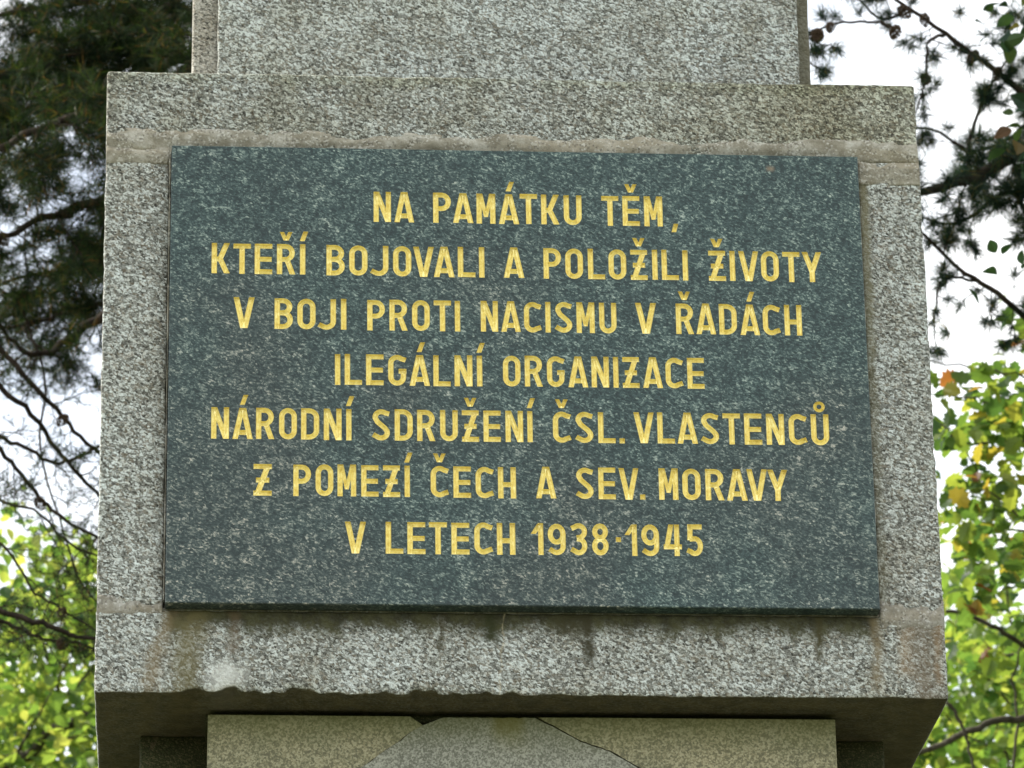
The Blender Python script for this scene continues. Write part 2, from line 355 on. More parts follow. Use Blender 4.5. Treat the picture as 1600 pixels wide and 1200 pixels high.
stone_block('pier_block', 1.2300, 1.3335, 0, D, 0.1415, 0.9275, m_pier, mon, seed=9, step=0.009, amp=0.0018)
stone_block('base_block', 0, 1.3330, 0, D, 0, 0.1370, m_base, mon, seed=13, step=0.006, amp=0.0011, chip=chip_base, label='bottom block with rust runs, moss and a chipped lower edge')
stone_block('core_block', 0.1042, 1.2298, 0.012, D-0.01, 0.1372, 0.9318, m_pier, mon, step=0.08, seed=17)
# shaft above, its broad face standing proud of the side margins
sh = stone_block('shaft_block', 0.138, 1.184, 0.150, 0.66, 1.0688, 3.2, m_shaft2, mon, step=0.02, seed=21)
stone_block('shaft_panel', 0.1805, 1.161, 0.128, 0.149, 1.0696, 3.05, m_shaft, mon, step=0.010, r=0.004, seed=25, amp=0.0016, deep=0.01)
stone_block('cap_block', 0.09, 1.232, 0.09, 0.71, 3.2005, 3.36, m_lintel, mon, step=0.04, seed=29)
# joints
mortar_smear(0.0015, 1.331, 0.9270, 0.9660, 0.0, m_mortar, mon, 3.0, thick=0.003, ragged=0.55)
mortar_smear(0.0015, 0.103, 0.9020, 0.9350, 0.0, m_mortar, mon, 8.0, thick=0.003, ragged=0.35)
mortar_smear(1.231, 1.3320, 0.8860, 0.9350, 0.0, m_mortar, mon, 13.0, thick=0.003, ragged=0.25)
mortar_smear(0.0015, 0.103, 0.1180, 0.1600, 0.0, m_mortar, mon, 18.0, thick=0.0024, ragged=0.75)
mortar_smear(1.231, 1.3325, 0.1150, 0.1640, 0.0, m_mortar, mon, 23.0, thick=0.0024, ragged=0.65)
stone_block('mortar', 0.001, 1.332, 0.006, D-0.01, 0.9270, 0.9325, m_mortar, mon, step=0.03, r=0.001, seed=3)
stone_block('mortar', 0.001, 1.332, 0.006, D-0.01, 0.1365, 0.1420, m_mortar, mon, step=0.03, r=0.001, seed=4)
stone_block('mortar', 0.1040, 0.1062, -0.006, 0.02, 0.150, 0.926, m_mortar, mon, step=0.012, r=0.0008, seed=6, deep=0.01)
stone_block('mortar', 1.2278, 1.2300, -0.006, 0.02, 0.150, 0.926, m_mortar, mon, step=0.012, r=0.0008, seed=7, deep=0.01)

# pedestal: die, face panel broken in three, plinth, steps
stone_block('pedestal_block', 0.069, 1.262, 0.215, 0.72, -3.02, 0.0015, m_die, mon, step=0.05, seed=31)
stone_block('mortar', 0.172, 1.168, 0.100, 0.21, -0.0125, 0.0008, m_die, mon, step=0.03, r=0.002, seed=33)
def fragment(pts, y0, y1, mat, seed, label):
    n = len(pts); P = []
    for i in range(n):                                   # break the straight runs into a ragged edge
        a = Vector(pts[i]); b = Vector(pts[(i+1) % n]); k = max(1, int((b-a).length/0.008)) if (b-a).length < 0.16 and a.y > -0.5 else 1
        for j in range(k):
            p = a.lerp(b, j/k)
            if k > 1 and j: p += Vector((noise.noise(Vector((p.x*90, p.y*90, seed))), noise.noise(Vector((p.y*90, p.x*90, seed+5)))))*0.0018
            P.append(p)
    c = sum(P, Vector((0, 0)))/len(P); m = len(P); vs = []
    for (yy, s) in ((y0, 0.0005), (y0+0.0007, 0.0), (y1, 0.0)):
        for p in P:
            d = c-p; d = d/max(d.length, 1e-6)
            vs.append(L(p.x+d.x*s, yy, p.y+d.y*s))
    fs = [tuple(range(m)), tuple(2*m+i for i in reversed(range(m)))]
    for r in (0, 1):
        for i in range(m): fs.append((r*m+i, (r+1)*m+i, (r+1)*m+(i+1) % m, r*m+(i+1) % m))
    me = mesh_of('face_panel', vs, fs)
    import bmesh
    bm = bmesh.new(); bm.from_mesh(me); bmesh.ops.recalc_face_normals(bm, faces=bm.faces); bmesh.ops.triangulate(bm, faces=[f for f in bm.faces if len(f.verts) > 4]); bm.to_mesh(me); bm.free()
    return link('face_panel', me, mat, mon, label=label)
LB = [(0.512, -0.024), (0.492, -0.036), (0.470, -0.054), (0.448, -0.069), (0.410, -0.098), (0.36, -0.15), (0.315, -0.24), (0.295, -0.38), (0.30, -0.55)]
RB = [(0.690, -0.0105), (0.725, -0.028), (0.760, -0.048), (0.806, -0.064), (0.856, -0.094), (0.90, -0.15), (0.94, -0.24), (0.955, -0.38), (0.95, -0.55)]
fragment([(0.176, -0.0095), (0.492, -0.0100)]+[(x-0.0001, z) for x, z in LB]+[(0.30, -2.60), (0.176, -2.60)], 0.075, 0.212, m_ochre, 1, 'ochre stained left piece of the broken panel')
fragment([(0.5450, -0.0110), (0.688, -0.0105)]+[(x-0.0012, z-0.001) for x, z in RB[1:]]+[(0.95, -2.60), (0.30, -2.60)]+[(x+0.0001, z) for x, z in reversed(LB)], 0.0757, 0.212, m_grey, 2, 'grey middle piece of the broken panel')
fragment([(0.694, -0.0100), (1.163, -0.0100), (1.163, -2.60), (0.9505, -2.60)]+[(x+0.0005, z) for x, z in reversed(RB[1:])], 0.075, 0.212, m_ochre, 3, 'ochre stained right piece of the broken panel')
for i, (a, z0, z1) in enumerate(((0.10, -3.30, -3.0205), (0.32, -3.54, -3.3005), (0.60, -3.80, -3.5405))):
    stone_block('plinth_block' if i == 0 else 'step', 0.069-a, 1.262+a, 0.075-a, 0.72+a, z0, z1, m_lintel, mon, step=0.06, seed=40+i, r=0.008, amp=0.003)

# ------------------------------------------------------------------ lettering: strokes in units of cap height, V-cut
HW = 0.079
def arc(cx, cyy, rx, ry, a0, a1, n=8): return [(cx+rx*math.cos(rad(a0+(a1-a0)*i/n)), cyy+ry*math.sin(rad(a0+(a1-a0)*i/n))) for i in range(n+1)]
def st(x0, y0, x1, y1): return ('s', (x0, y0), (x1, y1))       # butt-ended straight stroke
def sl(xb, yb, xt, yt, k=1.0): return ('p', (xb, yb), (xt, yt), k)     # slanted stroke with level-cut ends
def cv(p): return ('c', p)
V = HW; w = 0.53; O_ = 1-V
def ostroke(wd=w, y0=0.0, y1=1.0):
    rx = wd/2-V; ry = min(0.20, (y1-y0)/2-V)
    return [cv(arc(wd/2, y1-V-ry, rx, ry, 0, 180, 10)+arc(wd/2, y0+V+ry, rx, ry, 180, 360, 10)+[(wd-V, y1-V-ry)])]
G = {}
G['I'] = (2*V, [st(V, 0, V, 1)])
G['L'] = (0.51, [st(V, 0, V, 1), st(V, V, 0.51, V)])
G['E'] = (0.52, [st(V, 0, V, 1), st(V, V, 0.52, V), st(V, O_, 0.52, O_), st(V, 0.49, 0.50, 0.49)])
G['T'] = (0.52, [st(0.26, 0, 0.26, O_), st(0, O_, 0.52, O_)])
G['H'] = (0.53, [st(V, 0, V, 1), st(0.53-V, 0, 0.53-V, 1), st(V, 0.44, 0.53-V, 0.44)])
G['N'] = (0.53, [st(V, 0, V, 1), st(0.53-V, 0, 0.53-V, 1), sl(0.53-V-0.01, 0, V+0.01, 1)])
G['M'] = (0.56, [st(V, 0, V, 1), st(0.56-V, 0, 0.56-V, 1), sl(0.28, 0.22, 0.12, 1, 0.72), sl(0.28, 0.22, 0.44, 1, 0.72)])
G['A'] = (0.60, [sl(V, 0, 0.28, 1), sl(0.60-V, 0, 0.32, 1), st(0.15, 0.21, 0.45, 0.21)])
G['V'] = (0.60, [sl(0.275, 0, V, 1), sl(0.325, 0, 0.60-V, 1)])
G['Y'] = (0.58, [st(0.29, 0, 0.29, 0.46), sl(0.29, 0.34, V, 1), sl(0.29, 0.34, 0.58-V, 1)])
G['K'] = (0.53, [st(V, 0, V, 1), st(V, 0.47, 0.27, 0.47), sl(0.235, 0.44, 0.53-V, 1), sl(0.53-V, 0, 0.24, 0.50)])
G['O'] = (w, ostroke())
G['U'] = (w, [cv([(V, 1), (V, V+0.2)]+arc(w/2, V+0.20, w/2-V, 0.20, 180, 360, 10)[1:]+[(w-V, 1)])])
G['C'] = (0.53, [cv([(0.52, 0.83)]+arc(w/2, O_-0.20, w/2-V, 0.20, 50, 180, 8)+arc(w/2, V+0.20, w/2-V, 0.20, 180, 310, 8)+[(0.52, 0.17)])])
G['G'] = (0.54, [cv([(0.52, 0.83)]+arc(w/2, O_-0.20, w/2-V, 0.20, 50, 180, 8)+arc(w/2, V+0.20, w/2-V, 0.20, 180, 360, 10)+[(w-V, 0.50)]), st(0.31, 0.47, 0.54, 0.47)])
G['P'] = (0.53, [st(V, 0, V, 1), cv([(V, O_), (0.26, O_)]+arc(0.26, O_-0.225, 0.53-V-0.26, 0.225, 90, -90, 8)[1:]+[(V, O_-0.45)])])
G['R'] = (0.54, [st(V, 0, V, 1), cv([(V, O_), (0.26, O_)]+arc(0.26, O_-0.215, 0.53-V-0.26, 0.215, 90, -90, 8)[1:]+[(V, O_-0.43)]), sl(0.54-V, 0, 0.29, 0.50)])
G['B'] = (0.53, [st(V, 0, V, 1), cv([(V, O_), (0.25, O_)]+arc(0.25, O_-0.195, 0.515-V-0.25, 0.195, 90, -90, 8)[1:]+[(V, O_-0.39)]), cv([(V, 0.522), (0.25, 0.522)]+arc(0.25, (0.522+V)/2, 0.535-V-0.25, (0.522-V)/2, 90, -90, 8)[1:]+[(V, V)])])
G['D'] = (0.54, [st(V, 0, V, 1), cv([(V, O_), (0.23, O_)]+arc(0.23, O_-0.22, 0.54-V-0.23, 0.22, 90, 0, 6)[1:]+arc(0.23, V+0.22, 0.54-V-0.23, 0.22, 0, -90, 6)+[(V, V)])])
G['J'] = (0.53, [cv([(0.53-V, 1), (0.53-V, 0.29)]+arc(0.25, V+0.20, 0.53-V-0.25, 0.20, 0, -125, 8)[1:]+[(0.03, 0.17)])])
G['S'] = (0.53, [cv([(0.505, 0.85)]+arc(0.27, O_-0.17, 0.185, 0.17, 50, 190, 8)+[(0.15, 0.60), (0.37, 0.40)]+arc(0.26, V+0.17, 0.185, 0.17, 25, -130, 8)+[(0.02, 0.19)])])
G['Z'] = (0.51, [st(0, O_, 0.51, O_), st(0, V, 0.51, V), sl(V+0.02, 0.02, 0.51-V-0.02, 0.98), st(0.07, 0.49, 0.44, 0.49)])
G['.'] = (0.17, [st(0.085, 0, 0.085, 0.16)])
G['·'] = (0.17, [st(0.085, 0, 0.085, 0.15)])
G[','] = (0.22, [sl(0.075, 0, 0.145, 0.28, 0.85)])
G['1'] = (0.36, [st(0.36-V, 0, 0.36-V, 1), sl(0.055, 0.66, 0.26, 0.98, 0.85)])
G['9'] = (0.55, [cv(arc(0.275, 0.66, 0.275-V, 0.252, 0, 360, 18)), cv([(0.55-V, 0.66), (0.55-V, 0.32)]+arc(0.275, V+0.20, 0.275-V, 0.20, 0, -125, 8)[1:]+[(0.05, 0.19)])])
G['3'] = (0.53, [cv([(0.04, 0.83)]+arc(0.26, O_-0.185, 0.185, 0.185, 130, -90, 12)+[(0.20, 0.542)]), cv([(0.20, 0.50), (0.26, 0.515)]+arc(0.26, V+0.21, 0.182, 0.215, 90, -130, 12)+[(0.03, 0.19)])])
G['8'] = (0.53, [cv(arc(0.265, O_-0.185, 0.165, 0.185, 0, 360, 16)), cv(arc(0.265, V+0.21, 0.177, 0.215, 0, 360, 16))])
G['4'] = (0.56, [st(0.41, 0, 0.41, 1), sl(0.09, 0.24, 0.24, 1), st(0.0, 0.29, 0.56, 0.29)])
G['5'] = (0.53, [st(0.05, O_, 0.50, O_), sl(0.12, 0.50, 0.14, 1), cv([(0.11, 0.53)]+arc(0.265, V+0.235, 0.177, 0.235, 100, -130, 12)+[(0.03, 0.19)])])
ACC = {'acute': lambda cx: [sl(cx-0.035, 1.10, cx+0.075, 1.42, 0.85)],
       'caron': lambda cx: [sl(cx-0.01, 1.12, cx-0.125, 1.40, 0.75), sl(cx+0.01, 1.12, cx+0.125, 1.40, 0.75)],
       'ring': lambda cx: [cv(arc(cx, 1.24, 0.125, 0.125, 0, 360, 14))]}
DIA = {'Á': ('A', 'acute'), 'Í': ('I', 'acute'), 'Ů': ('U', 'ring'), 'Ě': ('E', 'caron'), 'Ř': ('R', 'caron'), 'Ž': ('Z', 'caron'), 'Č': ('C', 'caron')}
for k, (b, a) in DIA.items():
    wd, s_ = G[b]; G[k] = (wd, s_+ACC[a](wd/2+(0.02 if a == 'acute' else 0)))

def hwof(s): return HW*(0.62 if s[0] == 'c' and max(p[1] for p in s[1]) > 1.3 else 1.0)
INS = 0.30
def prof(d):
    return d/INS*0.72 if d < INS else 0.72+0.28*(d-INS)/(1-INS)
def quads(s):
    """outline faces, ridge points and depth function of one stroke"""
    if s[0] in 'sp':
        a = Vector(s[1]); b = Vector(s[2]); d = (b-a); ln = d.length; u = d/ln; n = Vector((-u.y, u.x))
        if s[0] == 's':
            q = [a-n*HW, b-n*HW, b+n*HW, a+n*HW]; h = HW; inset = min(HW, ln*0.499)
        else:
            h = HW*s[3]; hx = h/abs(u.y); q = [a-Vector((hx, 0)), a+Vector((hx, 0)), b+Vector((hx, 0)), b-Vector((hx, 0))]; inset = min(h/abs(u.y), ln*0.48)
        area = sum(q[i].x*q[(i+1) % 4].y-q[(i+1) % 4].x*q[i].y for i in range(4))
        if area < 0: q.reverse()
        def dep(p):
            m = 9
            for i in range(4):
                e = q[(i+1) % 4]-q[i]; m = min(m, (e.x*(p.y-q[i].y)-e.y*(p.x-q[i].x))/e.length)
            return m/h
        h2 = h*INS; i2 = min(inset*INS, ln*0.45); a2 = a+u*i2; b2 = b-u*i2
        if s[0] == 's': q2 = [a2-n*(HW-h2), b2-n*(HW-h2), b2+n*(HW-h2), a2+n*(HW-h2)]
        else: hx2 = hx*(1-INS); q2 = [a2-Vector((hx2, 0)), a2+Vector((hx2, 0)), b2+Vector((hx2, 0)), b2-Vector((hx2, 0))]
        return [q], [[a+u*inset, b-u*inset], q2+[q2[0]]], dep
    P = [Vector(p) for p in s[1]]; h = hwof(s); closed = (P[0]-P[-1]).length < 1e-4
    N = []
    m = len(P)
    for i in range(m):
        if closed: a, b = P[(i-1) % (m-1)], P[(i+1) % (m-1)] if i < m-1 else P[1]
        else: a, b = P[max(i-1, 0)], P[min(i+1, m-1)]
        if closed and i == m-1: a, b = P[m-2], P[1]
        t0 = (P[i]-a); t1 = (b-P[i])
        t0 = t0.normalized() if t0.length > 1e-9 else t1.normalized(); t1 = t1.normalized() if t1.length > 1e-9 else t0
        t = (t0+t1).normalized(); n = Vector((-t.y, t.x)); N.append(n/max(0.6, n.dot(Vector((-t0.y, t0.x)))))
    F = [[P[i]-N[i]*h, P[i+1]-N[i+1]*h, P[i+1]+N[i+1]*h, P[i]+N[i]*h] for i in range(m-1)]
    t0 = (P[1]-P[0]).normalized(); t1 = (P[-1]-P[-2]).normalized()
    def dep(p):
        best = 9
        for i in range(m-1):
            e = P[i+1]-P[i]; t = max(0, min(1, (p-P[i]).dot(e)/e.length_squared)); best = min(best, (p-P[i]-e*t).length)
        r = h-best
        if not closed: r = min(r, (p-P[0]).dot(t0) if (p-P[0]).length < 3*h else 9, (P[-1]-p).dot(t1) if (p-P[-1]).length < 3*h else 9)
        return r/h
    R = list(P)
    if not closed: R[0] = P[0]+t0*min(h, (P[1]-P[0]).length*0.9); R[-1] = P[-1]-t1*min(h, (P[-1]-P[-2]).length*0.9)
    k = h*(1-INS); S1 = [p+n*k for p, n in zip(P, N)]; S2 = [p-n*k for p, n in zip(P, N)]
    if not closed:
        for S_ in (S1, S2): S_[0] = S_[0]+t0*min(h*INS, (P[1]-P[0]).length*0.8); S_[-1] = S_[-1]-t1*min(h*INS, (P[-1]-P[-2]).length*0.8)
        return F, [R, S1+S2[::-1]+[S1[0]]], dep
    return F, [R, S1, S2], dep

LINES = [("NA",0.4336,0.4987,0.7938),("PAMÁTKU",0.5303,0.7708,0.7940),("TĚM",0.8031,0.9024,0.7936),(",",0.9163,0.9282,0.7835),
("KTEŘÍ",0.1732,0.3238,0.6990),("BOJOVALI",0.3577,0.6119,0.6985),("A",0.6429,0.6760,0.6987),("POLOŽILI",0.7070,0.9413,0.6987),("ŽIVOTY",0.9747,1.1593,0.6988),
("V",0.2092,0.2429,0.6042),("BOJI",0.2744,0.3890,0.6039),("PROTI",0.4228,0.5717,0.6036),("NACISMU",0.6047,0.8227,0.6040),("V",0.8536,0.8873,0.6043),("ŘADÁCH",0.9187,1.1227,0.6046),
("ILEGÁLNÍ",0.3709,0.6061,0.5090),("ORGANIZACE",0.6391,0.9622,0.5099),
("NÁRODNÍ",0.1760,0.3972,0.4143),("SDRUŽENÍ",0.4306,0.6850,0.4145),("ČSL.",0.7170,0.8318,0.4146),("VLASTENCŮ",0.8456,1.1588,0.4153),
("Z",0.2429,0.2718,0.3193),("POMEZÍ",0.3053,0.4887,0.3193),("ČECH",0.5220,0.6568,0.3192),("A",0.6883,0.7203,0.3195),("SEV.",0.7523,0.8619,0.3194),("MORAVY",0.8831,1.0889,0.3196),
("V",0.3865,0.4196,0.2240),("LETECH",0.4501,0.6544,0.2243),("1938",0.6801,0.8017,0.2248),("·",0.8125,0.8212,0.2475),("1945",0.8279,0.9509,0.2249)]
CAP = 0.0532; YF = -0.025; DEPTH = 0.0066
KERN = {('A', 'V'): -0.08, ('V', 'A'): -0.08, ('L', 'T'): -0.05, ('T', 'A'): -0.05, ('P', 'A'): -0.05, ('J', 'O'): 0.0, ('A', 'T'): -0.05, ('V', '.'): -0.07, ('O', 'V'): -0.03, ('V', 'O'): -0.03, ('V', 'Y'): -0.05, ('R', 'A'): -0.01, ('O', 'J'): -0.03}
TIGHT = set('AÁVYJ')
rng = random.Random(5)
boxes = []
def inside(p, Q):
    for q in Q:
        sg = [(q[(i+1) % 4]-q[i]).cross(p-q[i]) for i in range(4)]
        if min(sg) >= -1e-7 or max(sg) <= 1e-7: return True
    return False
def on_letter(p):
    for ox, oz, k, hh, Q in boxes:
        x = (p.x-ox)/k; z = (p.y-oz)/hh
        if -0.1 < x < 0.8 and -0.1 < z < 1.6 and inside(Vector((x, z)), Q): return True
    return False
px0, px1, pz0, pz1 = 0.1072, 1.2268, 0.1395, 0.9246
bev = 0.0014
plate_v = [Vector((px0+bev, pz0+bev)), Vector((px1-bev, pz0+bev)), Vector((px1-bev, pz1-bev)), Vector((px0+bev, pz1-bev))]
plate_f = [[0, 1, 2, 3]]
letters = []
for text, xa, xb, zb in LINES:
    pos = []; x = 0
    for i, ch in enumerate(text):
        if i:
            pr = text[i-1]; gap = 0.135
            if ch in TIGHT: gap -= 0.035
            if pr in TIGHT-{'J'}: gap -= 0.035
            if pr == 'L' or pr == 'T' or ch == 'T': gap -= 0.02
            gap += KERN.get((DIA.get(pr, (pr,))[0], DIA.get(ch, (ch,))[0]), 0)
            x += gap
        pos.append(x); x += G[ch][0]
    k = (xb-xa)/x
    for i, ch in enumerate(text):
        ox = xa+pos[i]*k + rng.uniform(-0.0004, 0.0004)*(len(text) > 1); oz = zb+rng.uniform(-0.0004, 0.0004)
        hh = CAP*rng.uniform(0.992, 1.008)
        Q = []; ridge = []; deps = []
        for s in G[ch][1]:
            f, r, d = quads(s); Q += f; ridge += r; deps.append(d)
        for q in Q:
            n = len(plate_v); plate_v += [Vector((ox+p.x*k, oz+p.y*hh)) for p in q]; plate_f.append([n, n+1, n+2, n+3])
        v2 = []; fc = []; ed = []
        for q in Q:
            n = len(v2); v2 += q; fc.append([n, n+1, n+2, n+3])
        for r in ridge:
            n = len(v2); v2 += r; ed += [(n+j, n+j+1) for j in range(len(r)-1)]
        ed += [(f[j], f[(j+1) % 4]) for f in fc for j in range(4)]
        ov, oe, of, _, _, orf = geometry.delaunay_2d_cdt(v2, ed, [], 0, 1e-4)
        keep = [f for f in of if inside(sum((Vector(ov[i]) for i in f), Vector((0, 0)))/3, Q)]
        boxes.append((ox, oz, k, hh, Q))
        vs = []
        for p in ov:
            p = Vector(p); d = max(0.0, min(1.0, max(g(p) for g in deps)))
            if d < 0.03: d = 0
            d = prof(d)
            vs.append(L(ox+p.x*k, YF+DEPTH*d, oz+p.y*hh))
        letters.append((ch, mesh_of('letter', vs, [tuple(f) for f in keep])))
ov, oe, of, _, _, orf = geometry.delaunay_2d_cdt(plate_v, [(f[j], f[(j+1) % 4]) for f in plate_f for j in range(4)], [], 0, 1e-7)
fs = [tuple(f) for f in of if not on_letter(sum((Vector(ov[i]) for i in f), Vector((0, 0)))/3)]
vs = [L(p[0], YF, p[1]) for p in ov]
rect = [(px0, pz0), (px1, pz0), (px1, pz1), (px0, pz1)]; n = len(vs)
inner = [(px0+bev, pz0+bev), (px1-bev, pz0+bev), (px1-bev, pz1-bev), (px0+bev, pz1-bev)]
vs += [L(a, YF, b) for a, b in inner] + [L(a, YF+bev, b) for a, b in rect] + [L(a, 0.0119, b) for a, b in rect]
for r in (0, 1):
    for i in range(4): fs.append((n+4*r+i, n+4*r+4+i, n+4*r+4+(i+1) % 4, n+4*r+(i+1) % 4))
fs.append((n+8, n+9, n+10, n+11)[::-1])
plaque = link('plaque', mesh_of('plaque', vs, fs), m_plaque, mon, label='dark green granite plaque with seven lines of engraved gold letters')
def flip_to_camera(me):
    import bmesh
    bm = bmesh.new(); bm.from_mesh(me)
    for f in bm.faces:
        if f.normal.y > 0: f.normal_flip()
    bm.to_mesh(me); bm.free()
for ch, me in letters:
    flip_to_camera(me); link('letter', me, m_gold, plaque)

# ------------------------------------------------------------------ trees
def bark(name, a, b):
    g = M(name, 0.95, 0.1); n = g.noise(30, 4, 0.7, g.map((1, 1, 0.3))); g.col(g.mix(g.step(n, 0.3, 0.7), a, b)); g.bump(n, 0.01); return g.m
m_bark = bark('pine_bark', (0.016, 0.013, 0.010), (0.042, 0.032, 0.024))
m_bark2 = bark('broadleaf_bark', (0.04, 0.036, 0.028), (0.10, 0.09, 0.07))
def leafmat(name, cols, trans=0.5, per='mesh'):
    m = bpy.data.materials.new(name); m.use_nodes = True; t = m.node_tree; t.nodes.clear()
    out = t.nodes.new('ShaderNodeOutputMaterial'); geo = t.nodes.new('ShaderNodeNewGeometry'); oi = t.nodes.new('ShaderNodeObjectInfo')
    ad = t.nodes.new('ShaderNodeMath'); t.links.new(geo.outputs['Random Per Island'], ad.inputs[0]); t.links.new(oi.outputs['Random'], ad.inputs[1])
    fr = t.nodes.new('ShaderNodeMath'); fr.operation = 'FRACT'; t.links.new(ad.outputs[0], fr.inputs[0])
    rp = t.nodes.new('ShaderNodeValToRGB'); e = rp.color_ramp.elements
    while len(e) < len(cols): e.new(0.5)
    for i, (p, c) in enumerate(cols): e[i].position = p; e[i].color = (*c, 1)
    t.links.new(fr.outputs[0], rp.inputs[0])
    di = t.nodes.new('ShaderNodeBsdfDiffuse'); tr = t.nodes.new('ShaderNodeBsdfTranslucent'); gl = t.nodes.new('ShaderNodeBsdfGlossy'); gl.inputs['Roughness'].default_value = 0.45
    gl.inputs['Color'].default_value = (0.6, 0.6, 0.6, 1)
    t.links.new(rp.outputs[0], di.inputs[0])
    br = t.nodes.new('ShaderNodeMix'); br.data_type = 'RGBA'; br.blend_type = 'MULTIPLY'; br.inputs[0].default_value = 1; br.inputs[7].default_value = (3.7, 3.2, 1.4, 1)
    t.links.new(rp.outputs[0], br.inputs[6]); t.links.new(br.outputs[2], tr.inputs[0])
    m1 = t.nodes.new('ShaderNodeMixShader'); m1.inputs[0].default_value = trans; t.links.new(di.outputs[0], m1.inputs[1]); t.links.new(tr.outputs[0], m1.inputs[2])
    m2 = t.nodes.new('ShaderNodeMixShader'); m2.inputs[0].default_value = 0.02; t.links.new(m1.outputs[0], m2.inputs[1]); t.links.new(gl.outputs[0], m2.inputs[2])
    t.links.new(m2.outputs[0], out.inputs[0]); return m
m_needle_dark = leafmat('dark_pine_needles', [(0, (0.005, 0.012, 0.007)), (0.6, (0.010, 0.022, 0.010)), (0.90, (0.030, 0.058, 0.018)), (0.98, (0.10, 0.06, 0.025))], 0.22)
m_needle = leafmat('pine_needles', [(0, (0.007, 0.018, 0.017)), (0.6, (0.013, 0.030, 0.025)), (0.92, (0.035, 0.065, 0.03)), (0.98, (0.13, 0.10, 0.03))], 0.2)
m_leaf_a = leafmat('bright_leaves', [(0, (0.022, 0.055, 0.020)), (0.35, (0.06, 0.11, 0.032)), (0.8, (0.10, 0.15, 0.045)), (1, (0.14, 0.17, 0.065))], 0.55)
m_leaf_b = leafmat('turning_leaves', [(0, (0.022, 0.055, 0.022)), (0.45, (0.05, 0.095, 0.026)), (0.84, (0.10, 0.14, 0.036)), (0.95, (0.15, 0.14, 0.035)), (0.985, (0.10, 0.045, 0.02))], 0.5)
def cone_mat():
    g = M('pine_cone', 0.8, 0.2); g.col(g.mix(g.noise(80, 2), (0.035, 0.025, 0.018), (0.10, 0.065, 0.04))); return g.m
m_cone = cone_mat()

class Tubes:
    def __init__(s): s.v = []; s.f = []; s.n = 0
    def add(s, P, R, k=5):
        P = np.array([tuple(p) for p in P], float); m = len(P); T = np.gradient(P, axis=0); T /= np.linalg.norm(T, axis=1)[:, None]+1e-9
        a = np.cross(T, np.array([0.31, 0.17, 0.93])); a /= np.linalg.norm(a, axis=1)[:, None]+1e-9; b = np.cross(T, a)
        th = np.arange(k)*2*math.pi/k; R = np.interp(np.linspace(0, 1, m), np.linspace(0, 1, len(R)), R)
        V_ = P[:, None]+R[:, None, None]*(a[:, None]*np.cos(th)[None, :, None]+b[:, None]*np.sin(th)[None, :, None])
        s.v.append(V_.reshape(-1, 3)); s.n0 = s.n
        for i in range(m-1):
            for j in range(k):
                j2 = (j+1) % k; s.f.append((s.n+i*k+j, s.n+i*k+j2, s.n+(i+1)*k+j2, s.n+(i+1)*k+j))
        s.f.append(tuple(s.n+(m-1)*k+j for j in range(k))); s.f.append(tuple(s.n+j for j in reversed(range(k))))
        s.n += m*k
    def build(s, name, mat, parent, **props):
        if not s.v: return None
        vs = np.concatenate(s.v)-np.array(parent.location)
        me = bpy.data.meshes.new(name); me.from_pydata(vs.tolist(), [], s.f); me.polygons.foreach_set('use_smooth', [True]*len(me.polygons))
        return link(name, me, mat, parent, **props)
def tri_mesh(name, V3, mat, parent, per=1, **props):
    """V3: (n, k, 3) separate polygons of k corners"""
    n, k, _ = V3.shape; vs = (V3.reshape(-1, 3)-np.array(parent.location)).astype(np.float32)
    me = bpy.data.meshes.new(name); me.vertices.add(n*k); me.vertices.foreach_set('co', vs.ravel())
    me.loops.add(n*k); me.loops.foreach_set('vertex_index', np.arange(n*k, dtype=np.int32))
    me.polygons.add(n); me.polygons.foreach_set('loop_start', np.arange(0, n*k, k, dtype=np.int32)); me.update(calc_edges=True)
    return link(name, me, mat, parent, **props)
nr = np.random.default_rng(7)
def unit(v): return v/(np.linalg.norm(v, axis=-1, keepdims=True)+1e-9)
def smooth_path(pts, n=14, jit=0.0):
    P = np.array([tuple(p) for p in pts], float); m = len(P); out = []
    t = np.linspace(0, m-1, n)
    for q in t:
        i = min(int(q), m-2); f = q-i; p0 = P[max(i-1, 0)]; p1 = P[i]; p2 = P[i+1]; p3 = P[min(i+2, m-1)]
        out.append(0.5*((2*p1)+(-p0+p2)*f+(2*p0-5*p1+4*p2-p3)*f*f+(-p0+3*p1-3*p2+p3)*f**3))
    out = np.array(out); out[1:] += nr.normal(0, jit, out[1:].shape); return out

class Needles:
    def __init__(s): s.b = []; s.d = []
    def along(s, P, per_m, length, spread=0.8, lj=0.25):
        P = np.asarray(P); seg = np.linalg.norm(np.diff(P, axis=0), axis=1); tot = seg.sum(); n = int(tot*per_m)
        if n < 1: return
        t = nr.random(n)*(len(P)-1); i = t.astype(int); f = (t-i)[:, None]; b = P[i]*(1-f)+P[i+1]*f; d = unit(P[i+1]-P[i])
        r = unit(nr.normal(size=(n, 3))); r = unit(r-d*(r*d).sum(1)[:, None])
        dd = unit(d*(1-spread*0.5)+r*spread); s.b.append(b); s.d.append(dd*(length*(1+lj*nr.normal(size=(n, 1)))))
    def tuft(s, p, d, n, length, spread=1.0):
        d = unit(np.asarray(d, float)); r = unit(nr.normal(size=(n, 3))); dd = unit(d*0.75+r*spread)
        s.b.append(np.asarray(p)+nr.normal(0, 0.004, (n, 3))); s.d.append(dd*(length*nr.uniform(0.7, 1.15, (n, 1))))
    def build(s, mat, parent, width=0.0016, **props):
        b = np.concatenate(s.b); d = np.concatenate(s.d); side = unit(np.cross(d, nr.normal(size=d.shape)))*width/2
        tip = b+d; V3 = np.stack([b-side, b+side, tip+side*0.35], axis=1)
        return tri_mesh('needles', V3, mat, parent, kind='stuff', **props)
